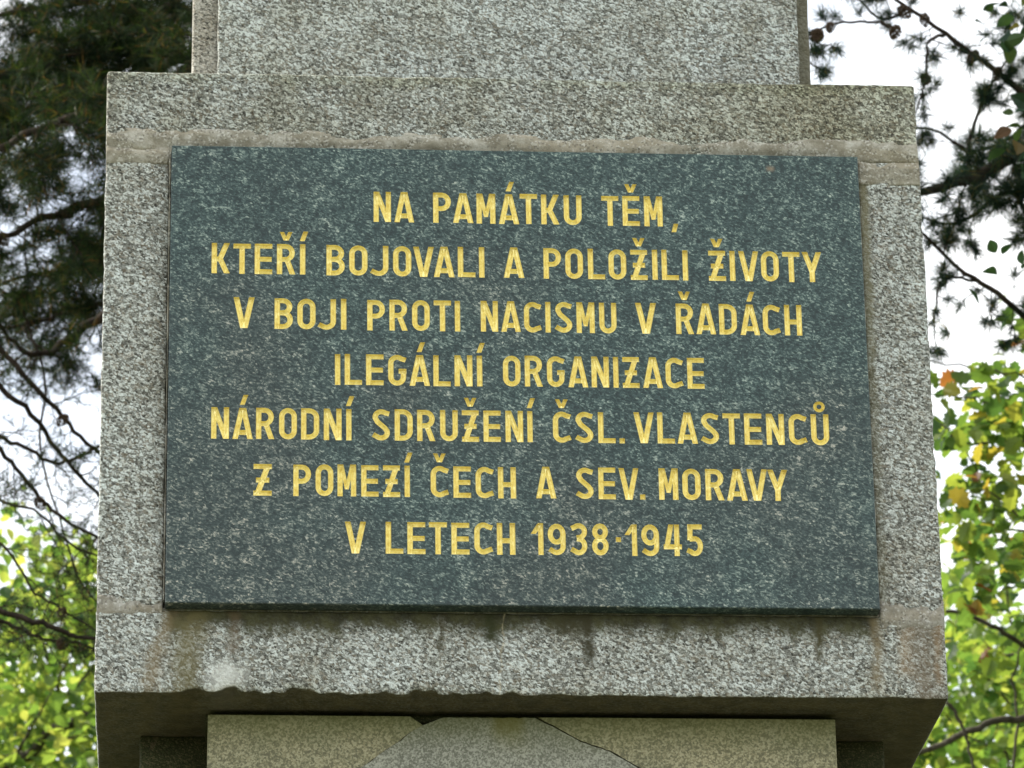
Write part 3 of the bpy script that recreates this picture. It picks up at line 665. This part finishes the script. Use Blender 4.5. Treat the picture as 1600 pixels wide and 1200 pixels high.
def make_cone(p, parent, size=0.055):
    """a closed pine cone: overlapping scales on an egg-shaped core"""
    vs = []; fs = []; n = 42
    for i in range(n):
        t = (i+0.5)/n; a = i*2.39996; z = size*(0.5-t); r = size*0.40*math.sin(math.pi*min(1, t*0.92+0.08))**0.7
        c, s_ = math.cos(a), math.sin(a); o = len(vs); wd = size*0.13
        base = Vector((c*r*0.35, s_*r*0.35, z+size*0.04)); tip = Vector((c*r*1.12, s_*r*1.12, z-size*0.06)); sd_ = Vector((-s_, c, 0))*wd
        vs += [base-sd_*0.5, base+sd_*0.5, tip+sd_+Vector((0, 0, size*0.05)), tip-sd_+Vector((0, 0, size*0.05)), tip*1.0+Vector((0, 0, -size*0.03)), tip*0.8+Vector((0, 0, -size*0.07))]
        fs += [(o, o+1, o+2, o+3), (o+3, o+2, o+4), (o+3, o+4, o+5), (o+2, o+5, o+4), (o, o+3, o+5), (o+1, o+5, o+2), (o, o+5, o+1)]
    return mesh_of('pine_cone', vs, fs)
PATHS = {}
def note(parent, P): PATHS[parent.name] = np.concatenate([PATHS[parent.name], P]) if parent.name in PATHS else np.array(P)
cone_mesh = make_cone(None, None)
def add_cone(p, parent, sc=1.0):
    pp = np.array(tuple(p)); d2 = ((PATHS[parent.name]-pp)**2).sum(1); p = PATHS[parent.name][int(np.argmin(d2))]+np.array([0.0, -0.012, -0.012])
    o = link('pine_cone', cone_mesh, m_cone, parent); o.location = Vector(tuple(p))-parent.location; o.scale = (sc, sc, sc*1.1); o.rotation_euler = (nr.uniform(-1, 1), nr.uniform(-1, 1), nr.uniform(0, 6)); return o

def twigs_on(P, tw, nd, step, ln, r, mode, drop=0.0, needle=0.05, per_m=500, sub=2, start=0.1, spread=1.0):
    P = np.asarray(P); seg = np.concatenate([[0], np.cumsum(np.linalg.norm(np.diff(P, axis=0), axis=1))]); tot = seg[-1]; s = tot*start
    while s < tot:
        p = np.array([np.interp(s, seg, P[:, a]) for a in range(3)]); i = min(len(P)-2, int(np.searchsorted(seg, s))-1 if s > 0 else 0); t = unit(P[i+1]-P[i])
        d = unit(t*0.75+nr.normal(0, 0.75, 3)+np.array([0, 0, -drop])); Ls = ln*nr.uniform(0.5, 1.3)*(1-0.4*s/tot)
        bend = nr.normal(0, 0.25, 3)+np.array([0, 0, 0.15-drop*0.3]); Q = np.array([p+d*Ls*f+bend*Ls*f*f*0.6 for f in np.linspace(0, 1, 6)])
        tw.add(Q, [r, r*0.45], 4)
        if sub > 0: twigs_on(Q, tw, nd, step*0.55, ln*0.5, r*0.6, mode, drop, needle, per_m, sub-1, 0.15, spread)
        if sub <= 1:
            if mode == 'along': nd.along(Q[1:], per_m, needle, 0.8)
            else:
                nd.tuft(Q[-1], Q[-1]-Q[-2], int(per_m), needle, spread)
                if nr.random() < 0.6: nd.tuft(Q[3], Q[3]-Q[2], int(per_m*0.6), needle*0.9, spread)
                nd.along(Q[3:], per_m*4, needle*0.8, 0.9)
        s += step*nr.uniform(0.5, 1.5)

def leaf_shape(kind):
    """leaf outline in its own plane, unit length along +Y, folded a little along the midrib; list of fan polygons"""
    if kind == 'lobed':
        half = [(0, 0), (0.10, 0.10), (0.30, 0.16), (0.22, 0.27), (0.42, 0.40), (0.28, 0.50), (0.40, 0.66), (0.22, 0.72), (0.20, 0.86), (0, 1.0)]
    elif kind == 'maple':
        half = [(0, 0), (0.12, 0.02), (0.40, 0.02), (0.30, 0.20), (0.56, 0.48), (0.30, 0.48), (0.34, 0.66), (0.16, 0.66), (0.12, 0.84), (0, 1.0)]
    else:
        half = [(0, 0), (0.16, 0.08), (0.33, 0.26), (0.36, 0.45), (0.28, 0.66), (0.14, 0.85), (0, 1.0)]
    n = len(half); V_ = [(x, y, 0.28*x+0.10*math.sin(y*3.1)*0.6) for x, y in half]; V_ += [(-x, y, z) for x, y, z in V_[1:-1]]
    mid = (0, 0.5, 0.03*1.8); V_.append(mid); mi = len(V_)-1; F_ = []
    for i in range(n-1): F_.append((mi, i, i+1))
    L2 = [0]+[n+i for i in range(n-2)]+[n-1]
    for i in range(n-1): F_.append((mi, L2[i+1], L2[i]))
    return np.array(V_), F_
def rot_frames(n, up_bias=1.1):
    """random leaf frames: blades near level, hanging off in every direction"""
    nrm = unit(nr.normal(size=(n, 3))+np.array([0, 0, up_bias])); y = unit(nr.normal(size=(n, 3))+np.array([0, 0, -0.35])); y = unit(y-nrm*(y*nrm).sum(1)[:, None]); x = np.cross(y, nrm)
    return x, y, nrm
def leaves(parent, pts, size, kind, mat, singles=300, clear=None):
    V_, F_ = leaf_shape(kind); pts = np.asarray(pts); n = len(pts); x, y, z = rot_frames(n); sz = size*nr.uniform(0.65, 1.25, n)
    me = mesh_of('leaf', V_, F_); me.materials.append(mat)
    vis = []
    for i in range(n):
        u, v = to_px(Vector(pts[i]+y[i]*sz[i]*0.5))
        if -10 < u < 1610 and -10 < v < 1210 and not (170 < u < 1425): vis.append(i)
    vis.sort(key=lambda i: -sz[i]/np.linalg.norm(pts[i]-np.array(CAM))); pick = set(vis[:singles])
    loc = np.array(parent.location)
    for i in pick:
        o = bpy.data.objects.new('leaf', me); C.objects.link(o); o.parent = parent
        R = np.stack([x[i], y[i], z[i]], axis=1)*sz[i]; p = pts[i]-loc
        o.matrix_local = Matrix(((*R[0], p[0]), (*R[1], p[1]), (*R[2], p[2]), (0, 0, 0, 1)))
    rest = np.array([i for i in range(n) if i not in pick]); k = len(V_)
    if len(rest):
        A = pts[rest][:, None]+(x[rest][:, None]*V_[None, :, 0:1]+y[rest][:, None]*V_[None, :, 1:2]+z[rest][:, None]*V_[None, :, 2:3])*sz[rest][:, None, None]
        F0 = np.array(F_); FF = (F0[None]+(np.arange(len(rest))*k)[:, None, None]).reshape(-1, 3)
        vs = (A.reshape(-1, 3)-loc).astype(np.float32); me2 = bpy.data.meshes.new('foliage'); me2.vertices.add(len(vs)); me2.vertices.foreach_set('co', vs.ravel())
        me2.loops.add(FF.size); me2.loops.foreach_set('vertex_index', FF.ravel().astype(np.int32)); me2.polygons.add(len(FF)); me2.polygons.foreach_set('loop_start', np.arange(0, FF.size, 3, dtype=np.int32)); me2.update(calc_edges=True)
        link('foliage', me2, mat, parent, kind='stuff')

def trunk(parent, base, top, r0, r1, mat, lean=0.15):
    T = Tubes(); b = np.array(base, float); t = np.array(top, float)
    P = smooth_path([b, b*0.66+t*0.34+nr.normal(0, lean, 3)*[1, 1, 0], b*0.33+t*0.67+nr.normal(0, lean, 3)*[1, 1, 0], t], 22)
    P[0][2] = base[2]-0.1; T.add(P, [r0*1.35, r0, r0*0.85, r1], 14); T.build('trunk', mat, parent); return P
def px_path(L3): return [at(u, v, y) for u, v, y in L3]

# ---- dark pine at the left, its trunk behind the monument
pl = thing('pine_tree', 'dark dense pine whose thin drooping boughs fill the left side behind the monument', 'tree', (-0.10, 4.6, 0))
TP = trunk(pl, (-0.10, 4.6, 0), (-0.35, 4.9, 12.5), 0.19, 0.04, m_bark)
tw = Tubes(); nd = Needles()
def tp(h, P=TP): return [float(np.interp(h, P[:, 2], P[:, a])) for a in range(3)]
limbs = [ # px polylines from the trunk outwards, with r0
 ([(330, 120, 4.3), (250, 140, 4.1), (165, 172, 4.0), (90, 192, 3.9), (0, 232, 3.7), (-120, 300, 3.5)], 0.015, 1.2),
 ([(330, 250, 4.4), (200, 300, 4.2), (130, 322, 4.0), (60, 345, 4.0), (-10, 372, 3.9), (-120, 390, 3.8)], 0.012, 1.15),
 ([(300, 20, 4.5), (200, 45, 4.4), (120, 80, 4.3), (30, 110, 4.3), (-80, 160, 4.3)], 0.012, 1.55),
 ([(300, -60, 4.6), (200, -25, 4.5), (110, 5, 4.5), (10, 20, 4.4), (-90, 40, 4.4)], 0.012, 1.4),
 ([(300, 90, 5.3), (220, 95, 5.2), (130, 130, 5.1), (40, 170, 5.0), (-90, 200, 5.0)], 0.012, 1.3),
 ([(330, 380, 4.7), (200, 460, 4.6), (120, 520, 4.5), (92, 540, 4.5), (52, 556, 4.4), (20, 532, 4.4), (-10, 490, 4.3)], 0.011, 0.55),
 ([(300, 400, 5.4), (200, 395, 5.3), (120, 420, 5.2), (50, 430, 5.1), (-60, 460, 5.0)], 0.010, 1.1),
 ([(300, 480, 5.2), (200, 470, 5.1), (130, 480, 5.1), (60, 500, 5.0), (-60, 530, 4.9)], 0.009, 1.05),
]
for pts, r0, dens in limbs:
    P3 = [Vector(tp(at(*pts[0]).z-0.25))]+px_path(pts); P = smooth_path(P3, 26, 0.004); P[0] = np.array(P3[0])
    T = Tubes(); T.add(P, [r0*1.7, r0, r0*0.35], 7); T.build('branch', m_bark, pl); note(pl, P)
    twigs_on(P, tw, nd, 0.060/dens, 0.26, 0.0028, 'along', 0.35, 0.042, 700, 2, 0.30)
# thin long bare boughs sloping down to the right, coming in from a limb outside the left edge
thin = [([(-190, 300, 4.0), (-60, 455, 4.0), (0, 542, 4.0), (40, 590, 4.0), (90, 640, 4.1), (122, 682, 4.1), (160, 712, 4.2), (230, 760, 4.3)], 0.0068),
 ([(-190, 380, 4.1), (-50, 545, 4.1), (0, 605, 4.1), (45, 642, 4.1), (82, 692, 4.2), (112, 730, 4.2), (155, 775, 4.3), (230, 830, 4.4)], 0.0068),
 ([(-190, 560, 4.3), (-50, 650, 4.2), (0, 683, 4.2), (45, 702, 4.2), (80, 723, 4.2), (118, 716, 4.2), (170, 690, 4.3)], 0.0055),
 ([(-190, 500, 4.2), (-40, 655, 4.2), (0, 705, 4.2), (30, 736, 4.2), (66, 782, 4.2), (100, 812, 4.2), (155, 842, 4.3), (230, 870, 4.3)], 0.0058),
 ([(-190, 640, 4.5), (-40, 740, 4.4), (0, 782, 4.4), (60, 800, 4.3), (110, 850, 4.3), (150, 868, 4.3), (230, 880, 4.3)], 0.0038),
 ([(-190, 880, 4.0), (-60, 935, 4.0), (0, 955, 4.0), (60, 972, 4.0), (104, 990, 4.0), (160, 998, 4.1), (240, 1000, 4.1)], 0.0075),
 ([(-150, 850, 4.1), (-20, 955, 4.1), (35, 985, 4.1), (80, 1000, 4.1), (140, 1012, 4.2), (240, 1060, 4.2)], 0.0045),
 ([(-150, 380, 4.4), (0, 452, 4.4), (40, 500, 4.5), (70, 600, 4.5), (60, 700, 4.5), (90, 800, 4.5), (120, 900, 4.5), (170, 960, 4.5)], 0.0035),
 ([(-150, 780, 4.2), (0, 850, 4.2), (50, 920, 4.2), (110, 960, 4.2), (170, 1000, 4.2)], 0.0034)]
hub = at(-320, 420, 4.3)
big = smooth_path([tp(9.3), (hub.x*0.5+tp(9)[0]*0.5, 3.6, 9.0), hub+Vector((0, 0, 0.9)), hub+Vector((-0.05, 0, 0.1)), hub+Vector((-0.1, 0.05, -0.9))], 24, 0.004)
big[0] = np.array(tp(9.3)); T = Tubes(); T.add(big, [0.035, 0.02, 0.01], 8); T.build('branch', m_bark, pl)
for pts, r0 in thin:
    q = px_path(pts); j = int(np.argmin(np.linalg.norm(big-np.array(q[0]), axis=1))); P3 = [Vector(big[j])]+q
    P = smooth_path(P3, 30, 0.0025); T = Tubes(); T.add(P, [r0*1.3, r0, r0*0.6], 6); T.build('branch', m_bark, pl); note(pl, P)
    twigs_on(P, tw, nd, 0.075, 0.20, 0.0017, 'along', 0.15, 0.026, 300, 2, 0.10)
# the rest of the crown, out of the frame
def seen(P):
    for p in P:
        u, v = to_px(Vector(p))
        if -60 < u < 1660 and -60 < v < 1260: return True
    return False
nd2 = Needles()
for k in range(80):
    h = nr.uniform(6.2, 12.2); a = nr.uniform(0, 2*math.pi); Ln = (13.4-h)*0.36+0.4; b = np.array(tp(h)); d = np.array([math.cos(a), math.sin(a), 0.0])
    if d[0] < -0.2 and h < 9.6: continue
    P = np.array([b+d*Ln*f+np.array([0, 0, 0.25*math.sin(f*3)-0.35*f*f]) for f in np.linspace(0, 1, 9)])
    if P[:, 1].min() < 0.9 or seen(P): continue
    T = Tubes(); T.add(P, [0.022, 0.006], 6); T.build('branch', m_bark, pl)
    twigs_on(P, tw, nd2, 0.11, 0.42, 0.003, 'along', 0.3, 0.075, 170, 1, 0.1)
tw.build('twigs', m_bark, pl, kind='stuff'); nd.build(m_needle_dark, pl, 0.0019); nd2.build(m_needle_dark, pl, 0.006)
for (u, v, y) in [(112, 168, 3.9), (218, 18, 4.2), (152, 172, 4.0), (225, 62, 4.4), (148, 432, 4.0), (30, 375, 3.9), (20, 40, 4.2), (60, 788, 4.2), (118, 906, 4.1), (118, 950, 4.1), (105, 640, 4.1), (75, 150, 4.0)]:
    add_cone(at(u, v, y), pl, nr.uniform(0.45, 0.7))

# ---- pine at the upper right with open tufts
pr = thing('pine_tree', 'open pine with long needle tufts and cones against the sky, upper right of the monument', 'tree', (3.1, 4.4, 0))
TR = trunk(pr, (3.1, 4.4, 0), (2.9, 4.6, 11.5), 0.17, 0.03, m_bark)
tw = Tubes(); nd = Needles()
rl = [([(1760, 260, 4.0), (1660, 215, 3.8), (1600, 150, 3.6), (1565, 118, 3.6), (1512, 80, 3.6), (1475, 50, 3.6), (1419, 12, 3.6), (1340, -40, 3.6)], 0.0085, 0.8),
 ([(1700, 210, 3.9), (1610, 232, 3.8), (1545, 266, 3.7), (1495, 285, 3.6), (1440, 300, 3.6), (1340, 320, 3.6)], 0.017, 1.8),
 ([(1740, 620, 4.0), (1660, 560, 3.9), (1610, 505, 3.8), (1565, 462, 3.7), (1530, 440, 3.7), (1487, 410, 3.7), (1444, 367, 3.7), (1380, 320, 3.7)], 0.0075, 1.0),
 ([(1520, 275, 3.7), (1512, 235, 3.7), (1535, 160, 3.7), (1570, 100, 3.8), (1600, 40, 3.8)], 0.0042, 0.9),
 ([(1475, 55, 3.6), (1452, 65, 3.5), (1448, 110, 3.5), (1440, 150, 3.5), (1420, 200, 3.5)], 0.0035, 0.7),
 ([(1419, 12, 3.6), (1380, 30, 3.6), (1345, 3, 3.6), (1300, -40, 3.6)], 0.0035, 0.5),
 ([(1530, 440, 3.7), (1475, 435, 3.7), (1462, 480, 3.7), (1460, 520, 3.7), (1463, 545, 3.7)], 0.0028, 0.5),
 ([(1565, 462, 3.7), (1548, 480, 3.7), (1550, 500, 3.7)], 0.0024, 0.35),
 ([(1700, 370, 3.9), (1620, 350, 3.8), (1580, 300, 3.8), (1530, 330, 3.8), (1490, 350, 3.8), (1440, 340, 3.8)], 0.007, 1.5),
 ([(1700, 130, 4.2), (1620, 180, 4.1), (1580, 215, 4.1), (1520, 235, 4.0), (1450, 200, 4.0), (1400, 205, 4.0)], 0.006, 1.1),
 ([(1397, 47, 3.5), (1370, 35, 3.5), (1300, 38, 3.5), (1262, 58, 3.5), (1220, 60, 3.5)], 0.0030, 0.5),
 ([(1262, 58, 3.5), (1275, 66, 3.5), (1305, 75, 3.5)], 0.0026, 0.3), ([(1240, 70, 3.5), (1268, 100, 3.5), (1290, 112, 3.5)], 0.0026, 0.3)]
made = []
for n_, (pts, r0, dens) in enumerate(rl):
    q = px_path(pts)
    if pts[0][0] >= 1690: q = [Vector(tp(q[0].z-0.35, TR))]+q
    P = smooth_path(q, 24, 0.0015); T = Tubes(); T.add(P, [r0*1.5, r0, r0*0.45], 7); T.build('branch', m_bark, pr); note(pr, P)
    inside = P
    if dens > 0.6: twigs_on(inside, tw, nd, 0.072/dens, 0.14, 0.0020, 'tuft', 0.1, 0.060, 60, 1, 0.30, 1.05)
    else: twigs_on(inside, tw, nd, 0.045, 0.045, 0.0018, 'tuft', 0.1, 0.050, 55, 0, 0.25, 1.0)
    nd.tuft(P[-1], P[-1]-P[-2], 60, 0.052, 1.0)
for (u, v, dx) in [(1540, 502, 0), (1480, 520, -1), (1468, 548, 0), (1300, 78, 1), (1285, 112, 1), (1390, 40, -1), (1440, 62, 0), (1555, 18, -1), (1500, 20, 0)]:
    for _ in range(2): nd.tuft(at(u, v, 3.6+nr.uniform(-.05, .05)), [dx*0.6, 0, nr.uniform(-.6, .3)], 42, 0.05, 1.0)
nd2 = Needles()
for k in range(80):
    h = nr.uniform(5.6, 11.4); a = nr.uniform(0, 2*math.pi); Ln = (12.6-h)*0.3+0.4; b = np.array(tp(h, TR)); d = np.array([math.cos(a), math.sin(a), 0.0])
    P = np.array([b+d*Ln*f+np.array([0, 0, 0.2*math.sin(f*3)]) for f in np.linspace(0, 1, 9)])
    if seen(P): continue
    T = Tubes(); T.add(P, [0.022, 0.006], 6); T.build('branch', m_bark, pr)
    twigs_on(P, tw, nd2, 0.15, 0.36, 0.003, 'tuft', 0.1, 0.085, 22, 1, 0.1, 1.0)
tw.build('twigs', m_bark, pr, kind='stuff'); nd.build(m_needle, pr, 0.0020); nd2.build(m_needle, pr, 0.006)
for (u, v) in [(1276, 60), (1410, 5), (1443, 20), (1411, 85), (1523, 88), (1595, 72), (1508, 90), (1374, 132), (1290, 18), (1455, 140)]:
    add_cone(at(u, v, 3.55), pr, nr.uniform(0.5, 0.75))

# ---- broadleaf trees
def clumps(c, R, n, per, sig, flat=0.6):
    """leaf positions gathered in sprays inside an ellipsoid"""
    q = unit(nr.normal(size=(n, 3)))*(nr.random((n, 1))**0.38)*np.array(R)+np.array(c)
    return (q[:, None]+nr.normal(size=(n, per, 3))*np.array([sig, sig, sig*flat])).reshape(-1, 3), q
def broadleaf(name, label, base, c, R, n, per, sig, size, kind, mat, boughs=10, extra=None, px=(), group=None):
    t = thing(name, label, 'tree', base, group); P = trunk(t, base, (c[0], c[1], c[2]+R[2]*0.5), 0.16, 0.03, m_bark2, 0.1)
    pts, q = clumps(c, R, n, per, sig)
    tw = Tubes()
    for k in range(boughs):
        h = np.interp(k/boughs, [0, 1], [c[2]-R[2]*0.8, c[2]+R[2]*0.45]); b = np.array([np.interp(h, P[:, 2], P[:, a]) for a in range(3)]); e = q[nr.integers(len(q))]
        Q = smooth_path([b, b*0.5+e*0.5+np.array([0, 0, 0.15]), e], 12, 0.01); T = Tubes(); T.add(Q, [0.045, 0.008], 7); T.build('branch', m_bark2, t)
    for e in q[::3]:
        b = e+(np.array(c)-e)*nr.uniform(0.15, 0.35)+nr.normal(0, 0.05, 3); Q = smooth_path([b, (b+e)/2+nr.normal(0, 0.03, 3), e], 6); tw.add(Q, [0.007, 0.002], 4)
    for pp, r0 in px:
        qq = px_path(pp); Q = smooth_path(qq, 18, 0.003); T = Tubes(); T.add(Q, [r0, r0*0.6], 7); T.build('branch', m_bark2, t)
    tw.build('twigs', m_bark2, t, kind='stuff')
    if extra is not None: pts = np.concatenate([pts, extra])
    pts = pts[pts[:, 1] > 1.3]
    leaves(t, pts, size, kind, mat); return t
def spray(regions, sig=0.05):
    out = []
    for u0, u1, v0, v1, y0, y1, n, per in regions:
        for _ in range(n):
            p = np.array(at(nr.uniform(u0, u1), nr.uniform(v0, v1), nr.uniform(y0, y1))); out.append(p+nr.normal(size=(per, 3))*np.array([sig, sig, sig*0.7]))
    return np.concatenate(out)
cL = at(-40, 1400, 9.0)
broadleaf('broadleaf_tree', 'bright backlit broadleaf tree low at the left behind the bare pine twigs', (cL.x-0.3, 9.2, 0), (cL.x-0.2, 9.0, cL.z), (2.1, 1.5, 1.25), 900, 22, 0.13, 0.055, 'plain', m_leaf_a, 12,
    spray([(-60, 170, 940, 1210, 8.0, 10.0, 95, 13), (50, 165, 830, 960, 8.5, 9.5, 20, 11), (-40, 40, 780, 860, 8.5, 9.5, 6, 8), (-30, 60, 920, 1010, 8.5, 9.5, 8, 9)], 0.06))
cR = at(1640, 1330, 8.5)
broadleaf('broadleaf_tree', 'yellow green broadleaf tree low at the right with dark crossing branches', (cR.x+0.5, 8.8, 0), (cR.x+0.2, 8.5, cR.z), (1.7, 1.5, 1.2), 560, 20, 0.13, 0.06, 'plain', m_leaf_a, 10,
    spray([(1450, 1640, 960, 1210, 7.5, 9.5, 60, 11), (1480, 1600, 925, 980, 8, 9, 8, 9)], 0.06),
    px=[([(1760, 1090, 5.9), (1600, 1120, 5.7), (1555, 1128, 5.6), (1510, 1146, 5.6), (1440, 1175, 5.6), (1340, 1190, 5.6)], 0.0125),
        ([(1760, 1130, 6.0), (1600, 1012, 5.6), (1562, 985, 5.5), (1520, 963, 5.5), (1478, 956, 5.5), (1400, 960, 5.5)], 0.0085),
        ([(1478, 1095, 5.5), (1496, 1120, 5.5), (1514, 1165, 5.5), (1524, 1230, 5.5)], 0.006),
        ([(1580, 1230, 5.8), (1590, 1120, 5.8), (1582, 1060, 5.8), (1600, 1000, 5.8)], 0.005)])
cM = at(1750, 720, 5.6)
broadleaf('broadleaf_tree', 'lobed leaved tree turning yellow and red in the middle of the right side', (cM.x+1.0, 6.1, 0), (cM.x+0.9, 6.0, cM.z-0.1), (1.4, 1.1, 1.0), 330, 18, 0.10, 0.062, 'lobed', m_leaf_b, 8,
    spray([(1465, 1600, 590, 700, 4.9, 5.5, 16, 6), (1500, 1600, 640, 800, 4.9, 5.5, 14, 6), (1465, 1560, 740, 860, 4.9, 5.4, 9, 6), (1540, 1600, 780, 900, 4.9, 5.4, 6, 5), (1480, 1560, 860, 960, 4.9, 5.4, 8, 6)], 0.035),
    px=[([(1760, 640, 5.4), (1600, 588, 5.2), (1558, 580, 5.2), (1500, 571, 5.2), (1440, 563, 5.2)], 0.0042),
        ([(1760, 660, 5.4), (1600, 636, 5.2), (1540, 626, 5.2), (1500, 622, 5.2), (1440, 612, 5.2)], 0.0038),
        ([(1760, 700, 5.4), (1600, 690, 5.2), (1560, 692, 5.2), (1500, 690, 5.2), (1475, 668, 5.2), (1440, 640, 5.2)], 0.0045),
        ([(1700, 900, 5.4), (1560, 780, 5.2), (1530, 740, 5.2), (1510, 700, 5.2)], 0.0034)])
# ---- broad leaves hanging in front of the right pine, close behind the monument
cN = at(1720, 330, 3.2)
broadleaf('broadleaf_tree', 'dark large leaved branches overhanging at the upper right edge beside the pine tufts', (cN.x+1.0, 3.3, 0), (cN.x+1.0, 3.3, cN.z+0.3), (1.1, 0.9, 1.2), 260, 18, 0.09, 0.046, 'plain', leafmat('shade_painted_leaves', [(0, (0.012, 0.03, 0.018)), (0.7, (0.022, 0.05, 0.025)), (0.9, (0.04, 0.07, 0.02)), (0.98, (0.07, 0.04, 0.02))], 0.15), 6,  # shade on these leaves is put into their dark colours
    spray([(1585, 1640, 150, 330, 2.9, 3.4, 8, 5), (1560, 1640, 390, 480, 2.9, 3.4, 3, 4), (1520, 1600, 20, 60, 2.9, 3.3, 1, 4), (1570, 1640, 0, 90, 2.9, 3.3, 3, 4)], 0.035))
